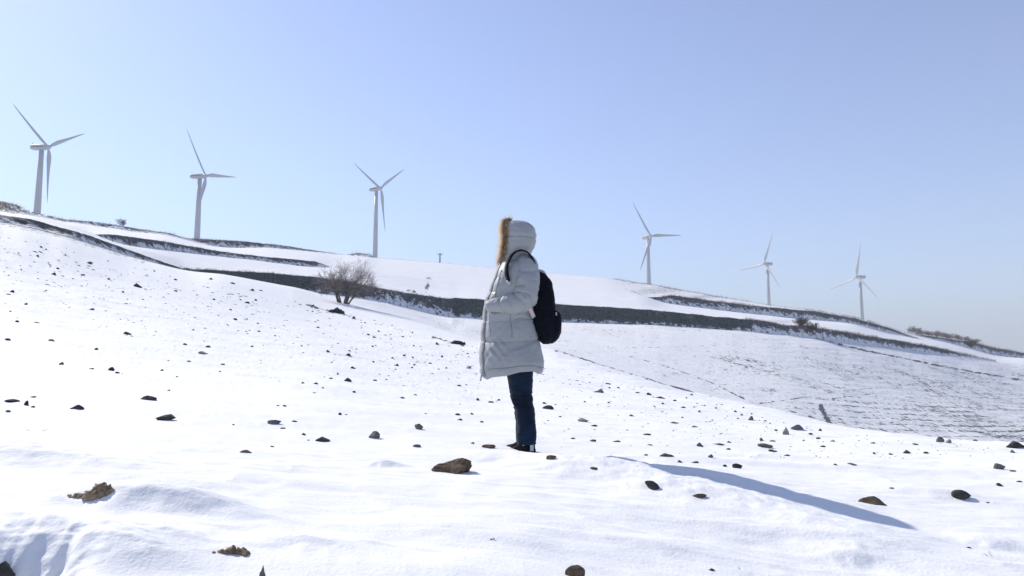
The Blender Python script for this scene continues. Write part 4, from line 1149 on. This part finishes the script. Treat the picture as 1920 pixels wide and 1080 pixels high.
# fur ruff around the opening
M_FUR, nt_, bf_ = mat_new('fur')
a_ = N(nt_, 'ShaderNodeAttribute'); a_.attribute_name = 'tip'
nt_.links.new(ramp(nt_, a_.outputs['Fac'], [(0.0, (0.08, 0.035, 0.012)), (0.35, (0.42, 0.24, 0.09)), (0.65, (0.82, 0.64, 0.40)), (1.0, (0.95, 0.88, 0.76))]), bf_.inputs['Base Color'])
bf_.inputs['Roughness'].default_value = 0.6; bf_.inputs['Sheen Weight'].default_value = 0.3
ruff = []
left = [HV[i*ha] for i in range(8, hz)]; right = [HV[i*ha+ha-1] for i in range(8, hz)]
for v in left: ruff.append(v)
# across the top
tl, tr_ = left[-1], right[-1]
for k in range(1, 5): ruff.append(tl.lerp(tr_, k/5)+Vector((-0.01, 0, 0.004)))
ruff += right[::-1]
# under the chin
for k in range(1, 6): ruff.append(right[0].lerp(left[0], k/6)+Vector((-0.012*math.sin(math.pi*k/6), 0, -0.004)))
ctr = sum(ruff, Vector())/len(ruff)
ruff = [r+Vector((-0.022, 0, 0)) for r in ruff]
rt = MB(); rt.add(tube_mesh(ruff+[ruff[0]], [0.012]*(len(ruff)+1), 10, False))
ft = rt.build('fur_base', simple_mat('fur_base', (0.10, 0.05, 0.02), (0.2, 0.11, 0.05), 40, 0.9), hood)
fvv, fff, ftip = [], [], []
rr = random.Random(4)
nR = len(ruff)
for _ in range(15000):
    k = rr.random()*nR; i = int(k); p0 = ruff[i].lerp(ruff[(i+1) % nR], k-i)
    rad = (p0-ctr-Vector((-0.02, 0, 0))); rad.x = 0; rad.normalize()
    tang = (ruff[(i+1) % nR]-ruff[i]).normalized()
    ph = rr.uniform(-2.4, 2.0)
    dirn = (rad*math.cos(ph)+Vector((-1, 0, 0))*math.sin(-ph if ph < 0 else -ph)).normalized()
    fwd = max(0, -dirn.x)
    dn = (dirn+Vector((-0.25, 0, -0.10))+Vector((rr.gauss(0, .22), rr.gauss(0, .22), rr.gauss(0, .22)))).normalized()
    ln_ = rr.uniform(0.012, 0.026)*(1.0+0.35*rr.random()**6*5)
    b = p0+dirn*0.012
    w = tang*0.0011
    m1 = b+dn*ln_*0.5; e = b+dn*ln_+Vector((0, 0, -0.006))+Vector((rr.gauss(0, .003), rr.gauss(0, .003), rr.gauss(0, .003)))
    o = len(fvv); fvv += [b-w, b+w, m1+w*0.8, m1-w*0.8, e]
    fff += [(o, o+1, o+2, o+3), (o+3, o+2, o+4)]
    q = rr.uniform(-0.14, 0.10)+0.5*max(0, -dirn.x)-0.12*max(0, dirn.x)  # forward-pointing hairs painted paler: sunlight from that side put into the fur colour
    ftip += [0.05+q, 0.05+q, 0.42+q, 0.42+q, 0.85+q]
fur = newmesh('fur_trim', fvv, fff, M_FUR, hood, False)
at_ = fur.data.attributes.new('tip', 'FLOAT', 'POINT'); at_.data.foreach_set('value', np.clip(np.array(ftip, np.float32), 0, 1))

# sleeves
def sleeve(side):
    y0 = side
    S_ = [(982, 494, .145, 20), (985, 506, .185, 23.5), (986, 522, .215, 25), (985, 540, .235, 25.5), (984, 556, .245, 25), (980, 567, .255, 24), (970, 573, .265, 21.5), (956, 575, .262, 19), (942, 576, .255, 16.5), (930, 576.5, .245, 13.5), (921, 577, .235, 11.5), (916, 577, .225, 10)]
    pts = np.array(S_, float); m = len(pts); s = np.r_[0, np.cumsum(np.hypot(np.diff(pts[:, 0]), np.diff(pts[:, 1])))]
    n = 90; q = np.linspace(0, s[-1], n)
    I = lambda k: pchip(s[:, None], pts[:, k:k+1], q[:, None])[:, 0]
    xs_, ys_, ds_, rs_ = I(0), I(1), I(2), I(3)
    xs_ = smooth1(xs_, 7); ys_ = smooth1(ys_, 7)
    Vv = []; seg = 48
    C_ = [pc_(P(xs_[i], ys_[i], y0*(ds_[i]-0.06))) for i in range(n)]
    for i in range(n):
        d = (C_[min(i+1, n-1)]-C_[max(i-1, 0)]).normalized()
        a = Vector((0, 1, 0)); a = (a-d*a.dot(d)).normalized(); b = d.cross(a)
        for k in range(seg):
            th = 2*math.pi*k/seg
            r = rs_[i]*SM
            t = q[i]/s[-1]
            g = 0.008*float(fbm(np.array(th*1.1+3), np.array(q[i]/30), 31, 3))
            g -= 0.016*crease(th*0.7, q[i]/26.0, 33, 1.0, 1.3)*(0.35+math.exp(-((t-0.45)/0.14)**2))
            for sm_ in (0.18, 0.50, 0.60, 0.80):
                g -= (0.007 if sm_ in (0.18, 0.8) else 0.011)*math.exp(-((t-sm_-0.03*math.sin(th*2+sm_*9))/0.016)**2)
            g += 0.003*math.sin(t*math.pi*5)**2
            rr_ = max(r+g*(0.4 if t > .93 else 1), 0.01)
            Vv.append(C_[i]+a*(rr_*0.92*math.cos(th))+b*(rr_*math.sin(th)))
    # rolled cuff end
    nV = len(Vv)
    for j in range(2):
        c = C_[-1]; 
        for k in range(seg): Vv.append(c+(Vv[(n-1)*seg+k]-c)*(0.85-0.25*j)+Vector((0.004*j, 0, 0)))
    f = grid_faces(n+2, seg, True); f.append(tuple(range(seg)))
    return newmesh('sleeve', Vv, f, M_COAT, coat)
sleeve(-1); sleeve(1)

# jeans
def leg(side):
    Lg = [(672, 973, 25, .0), (690, 974, 24, 0), (710, 975, 23, 0), (728, 976.5, 21.5, 0), (742, 977.5, 20.5, 0), (752, 979, 20, 0), (768, 983, 18, 0), (790, 985.5, 17.5, 0), (812, 986, 18.5, 0), (824, 986, 18.5, 0), (829, 985.5, 18.5, 0), (831, 985, 18.5, 0)]
    lv = np.array(Lg); n = 100; ys = np.linspace(672, 831, n)
    cx = np.interp(ys, lv[:, 0], lv[:, 1]); r = np.interp(ys, lv[:, 0], lv[:, 2]); cx = smooth1(cx, 9); r = smooth1(r, 9)
    Vv = []; seg = 40
    for i in range(n):
        for k in range(seg):
            th = 2*math.pi*k/seg
            g = 0.007*float(fbm(np.array(th*1.2+side*5), np.array(ys[i]/16), 41, 4))
            kn = math.exp(-((ys[i]-750)/16)**2)+1.1*math.exp(-((ys[i]-832)/9)**2)+0.25
            g -= 0.010*kn*crease(th*0.6+side, ys[i]/9.0, 44, 1.0, 1.2)
            g += 0.0012*kn*math.sin(ys[i]*0.62+2*math.sin(th+side))
            R_ = r[i]*SM*0.97+g
            p = pc_(P(cx[i]+side*(-1.2), ys[i], side*0.074))
            Vv.append(p+Vector((R_*math.cos(th), R_*1.02*math.sin(th), 0)))
    o_ = len(Vv)
    for k in range(seg):
        v = Vv[(n-1)*seg+k]; c = pc_(P(cx[-1], 831, side*0.074)); Vv.append(c+(v-c)*0.88+Vector((0, 0, 0.006)))
    for k in range(seg):
        v = Vv[o_+k]; Vv.append(Vector((v.x, v.y, v.z+0.03)))
    return Vv, grid_faces(n+2, seg, True)
jm = MB()
for s in (-1, 1):
    jm.add(leg(s))
jv, jf, _, _ = loft([(655, 953, 996, .17), (675, 951, 998, .175), (692, 952, 997, .17)], 10, 40, 2.4); jm.add((jv, jf))
jeans = jm.build('jeans', M_JEAN, person)

# shoes, turned away from the camera
def shoe(side, yaw):
    o = MB(); so_ = MB(); pt = MB(); lc = MB()
    heel = pc_(P(996+side*1, 845, side*0.075-0.02)); heel.z = gz(*(Vector(person.location)+heel).xy)-person.location.z-0.012
    d = Vector((-math.cos(yaw), math.sin(yaw), 0)); a = Vector((d.y, -d.x, 0))*-1; up = Vector((0, 0, 1))
    st = [(-.012, .030, .075), (.0, .038, .125), (.03, .044, .135), (.06, .046, .130), (.09, .046, .105), (.12, .047, .082), (.16, .050, .055), (.20, .048, .045), (.235, .038, .036), (.255, .022, .022)]
    Vv = []; seg = 20
    for x, w, h in st:
        for k in range(seg):
            th = 2*math.pi*k/seg; c, s_ = math.cos(th), math.sin(th)
            z = 0.022+(h-0.012)*(0.5+0.5*s_)*1.0 if s_ > -0.2 else 0.022
            ww = w*(abs(c)**0.8)*math.copysign(1, c)*(1 if s_ < 0.4 else 0.92)
            Vv.append(heel+d*x+a*ww+up*z)
    f = grid_faces(len(st), seg, True); f += [tuple(range(seg)), tuple((len(st)-1)*seg+k for k in range(seg))[::-1]]
    s_o = newmesh('shoe', Vv, f, M_SHOE, person)
    Vv = []; 
    for x, w, h in st:
        for z, e in ((0.0, 1.02), (0.004, 1.07), (0.026, 1.07), (0.030, 1.0)):
            for sg in ((-1, 1)): pass
        for (cw, z) in ((-1.07, 0.0), (-1.10, .012), (-1.07, .028), (-.9, .031), (.9, .031), (1.07, .028), (1.10, .012), (1.07, 0.0)):
            Vv.append(heel+d*(x*1.03-0.003)+a*(w*cw)+up*z)
    f = grid_faces(len(st), 8, True); f += [tuple(range(8)), tuple((len(st)-1)*8+k for k in range(8))[::-1]]
    newmesh('sole', Vv, f, M_SHOE, s_o)
    # pale side patches and laces
    for x0, x1, z0, z1 in ((0.005, 0.05, .045, .085), (.13, .19, .034, .056)):
        q = []
        for i in range(6):
            x = x0+(x1-x0)*i/5; w = float(np.interp(x, [s[0] for s in st], [s[1] for s in st]))
            for j_ in range(4):
                z = z0+(z1-z0)*j_/3*(0.6+0.4*math.sin(i)); 
                for_sg = 1.035-0.10*(j_/3)
                q.append(heel+d*x-a*(w*for_sg)*1.0+up*z)
        newmesh('side_patch', q, grid_faces(6, 4), M_SOLE, s_o)
        q2 = [v+a*0 for v in q]
    # heel patch seen from behind
    q = []
    for i in range(6):
        t_ = -1+2*i/5
        for j_ in range(4): q.append(heel+d*(-.016+0.010*t_*t_)+a*(0.026*t_)+up*(.035+.045*j_/3))
    newmesh('heel_patch', q, grid_faces(6, 4), M_SOLE, s_o)
    for i in range(4):
        x = .085+.022*i; h = float(np.interp(x, [s[0] for s in st], [s[2] for s in st]))+0.012
        lc.add(tube_mesh([heel+d*x-a*.03+up*(h-.012), heel+d*x+up*h, heel+d*x+a*.03+up*(h-.012)], [0.004]*3, 6))
    lc.build('laces', M_SOLE, s_o)
shoe(-1, math.radians(56)); shoe(1, math.radians(40))

# ------------------------------------------------------------------ backpack, a thing of its own
bpk = empty('backpack', tuple(P(1025, 644)))
tag(bpk, 'black backpack hanging on the back of the person in the grey coat', 'backpack')
off = Vector(person.location)-Vector(bpk.location)
def bp_disp(t, y, th, px):
    g = 0.006*float(fbm(np.array(th*1.4), np.array(y/20), 61, 4))-0.006*crease(th, y/22.0, 63, 1.4, 1.5); return g
BP = [(511, 1003, 1014, .05), (514, 1002, 1021, .10), (520, 1001, 1027, .125), (532, 1000, 1035, .14), (550, 999, 1038, .145), (570, 996, 1041, .148), (590, 991, 1043, .15), (606, 992, 1044, .15), (620, 998, 1043, .148), (632, 1006, 1040, .135), (640, 1012, 1035, .11), (645, 1018, 1030, .06)]
V, Fc, n1_, n2_ = loft(BP, 70, 64, 3.0, disp=bp_disp)
Fc.append(tuple(range(n2_))); Fc.append(tuple((n1_-1)*n2_+k for k in range(n2_))[::-1])
bag = newmesh('bag', [v+off for v in V], Fc, M_BLK, bpk)
FP = [(583, 1034, 1043, .08), (587, 1032, 1048, .11), (594, 1030, 1051.5, .118), (605, 1028, 1053, .12), (620, 1026, 1052, .12), (632, 1024, 1048, .11), (640, 1024, 1042, .09), (644, 1026, 1036, .05)]
V, Fc, n1_, n2_ = loft(FP, 40, 48, 3.0, disp=lambda t, y, th, px: 0.004*float(fbm(np.array(th*2), np.array(y/12), 66, 3)))
Fc.append(tuple(range(n2_))); Fc.append(tuple((n1_-1)*n2_+k for k in range(n2_))[::-1])
fp = newmesh('front_pocket', [v+off for v in V], Fc, M_BLK, bpk)
zz = MB(); zz.add(tube_mesh([pc_(P(1041, 588, -0.128))+off, pc_(P(1041.5, 594, -0.132))+off], [0.006, 0.004], 8)); zz.build('zip_pull', M_ZIP, fp)
def flat_strip(name, pts, wid, mat, thick=0.004):
    """pts: local points with outward normals -> ribbon with thickness"""
    Vv = []; n = len(pts)
    for i, (p, nn) in enumerate(pts):
        t_ = (pts[min(i+1, n-1)][0]-pts[max(i-1, 0)][0]).normalized(); s_ = t_.cross(nn).normalized()
        for a_, b_ in ((-1, 0), (1, 0), (1, 1), (-1, 1)): Vv.append(p+s_*wid*a_*0.5+nn*thick*b_)
    f = grid_faces(n, 4, True); f += [(0, 1, 2, 3), tuple((n-1)*4+k for k in (3, 2, 1, 0))]
    return newmesh(name, [v+off for v in Vv], f, mat, bpk)
def catmull(cp, n=8):
    out = []
    for i in range(len(cp)-1):
        p0, p1, p2, p3 = cp[max(i-1, 0)], cp[i], cp[i+1], cp[min(i+2, len(cp)-1)]
        for k in range(n):
            t = k/n
            out.append(0.5*((2*p1)+(p2-p0)*t+(2*p0-5*p1+4*p2-p3)*t*t+(3*p1-p0-3*p2+p3)*t**3))
    out.append(cp[-1]); return out
for sd in (-1, 1):
    # shoulder strap arching over the shoulder seam
    cpx = [(1006, 518, .125), (1003, 506, .150), (997, 492, .165), (988, 481, .165), (977, 477, .160), (967, 480, .165), (959, 488, .180), (953, 502, .205), (951, 515, .222), (953, 527, .232), (955, 534, .235)]
    ctrl = [pc_(P(a, b, sd*c)) for a, b, c in cpx]
    cc = pc_(P(978, 515, sd*0.1))
    pts = []
    for p_ in catmull(ctrl):
        nn = (p_-cc); nn.y *= 0.35; nn.normalize(); pts.append((p_, nn))
    flat_strip('shoulder_strap', pts, 0.050, M_BLK, 0.012)
    # lower webbing from the bag to under the arm
    ctrl = [pc_(P(a, b, sd*c)) for a, b, c in ((1000, 598, .150), (996, 590, .200), (990, 580, .238), (984, 571, .243))]
    pts = [(p_, Vector((0.15, sd*1.0, 0)).normalized()) for p_ in catmull(ctrl, 4)]
    flat_strip('webbing', pts, 0.030, M_PINK, 0.004)
# top handle loop
hl = MB(); hl.add(tube_mesh(catmull([pc_(P(1004, 511, 0.03))+off, pc_(P(1010, 507, 0.03))+off, pc_(P(1019, 510, 0.03))+off, pc_(P(1023, 518, 0.03))+off]), [(0.006, 0.014)]*25, 8)); hl.build('handle', M_PINK, bpk)
strap_buckle = MB(); strap_buckle.add(tube_mesh([pc_(P(953, 532, -0.237))+off, pc_(P(956, 541, -0.240))+off], [(0.014, 0.006)]*2, 8)); strap_buckle.build('buckle', M_ZIP, bpk)

# ------------------------------------------------------------------ air
hb_ = bmesh.new(); bmesh.ops.create_cube(hb_, size=1)
for v in hb_.verts: v.co = Vector((v.co.x*8400, v.co.y*8400, -420+(v.co.z+0.5)*(420+240)))
mh = bpy.data.materials.new('haze'); mh.use_nodes = True; nh = mh.node_tree; nh.nodes.clear()
pv = nh.nodes.new('ShaderNodeVolumePrincipled'); pv.inputs['Color'].default_value = (0.88, 0.93, 1.0, 1); pv.inputs['Density'].default_value = 0.0005; pv.inputs['Anisotropy'].default_value = 0.0
oh = nh.nodes.new('ShaderNodeOutputMaterial'); nh.links.new(pv.outputs[0], oh.inputs['Volume'])
hz = from_bm('haze', hb_, mh); hz['kind'] = 'stuff'; hz['label'] = 'thin winter haze over the hills'
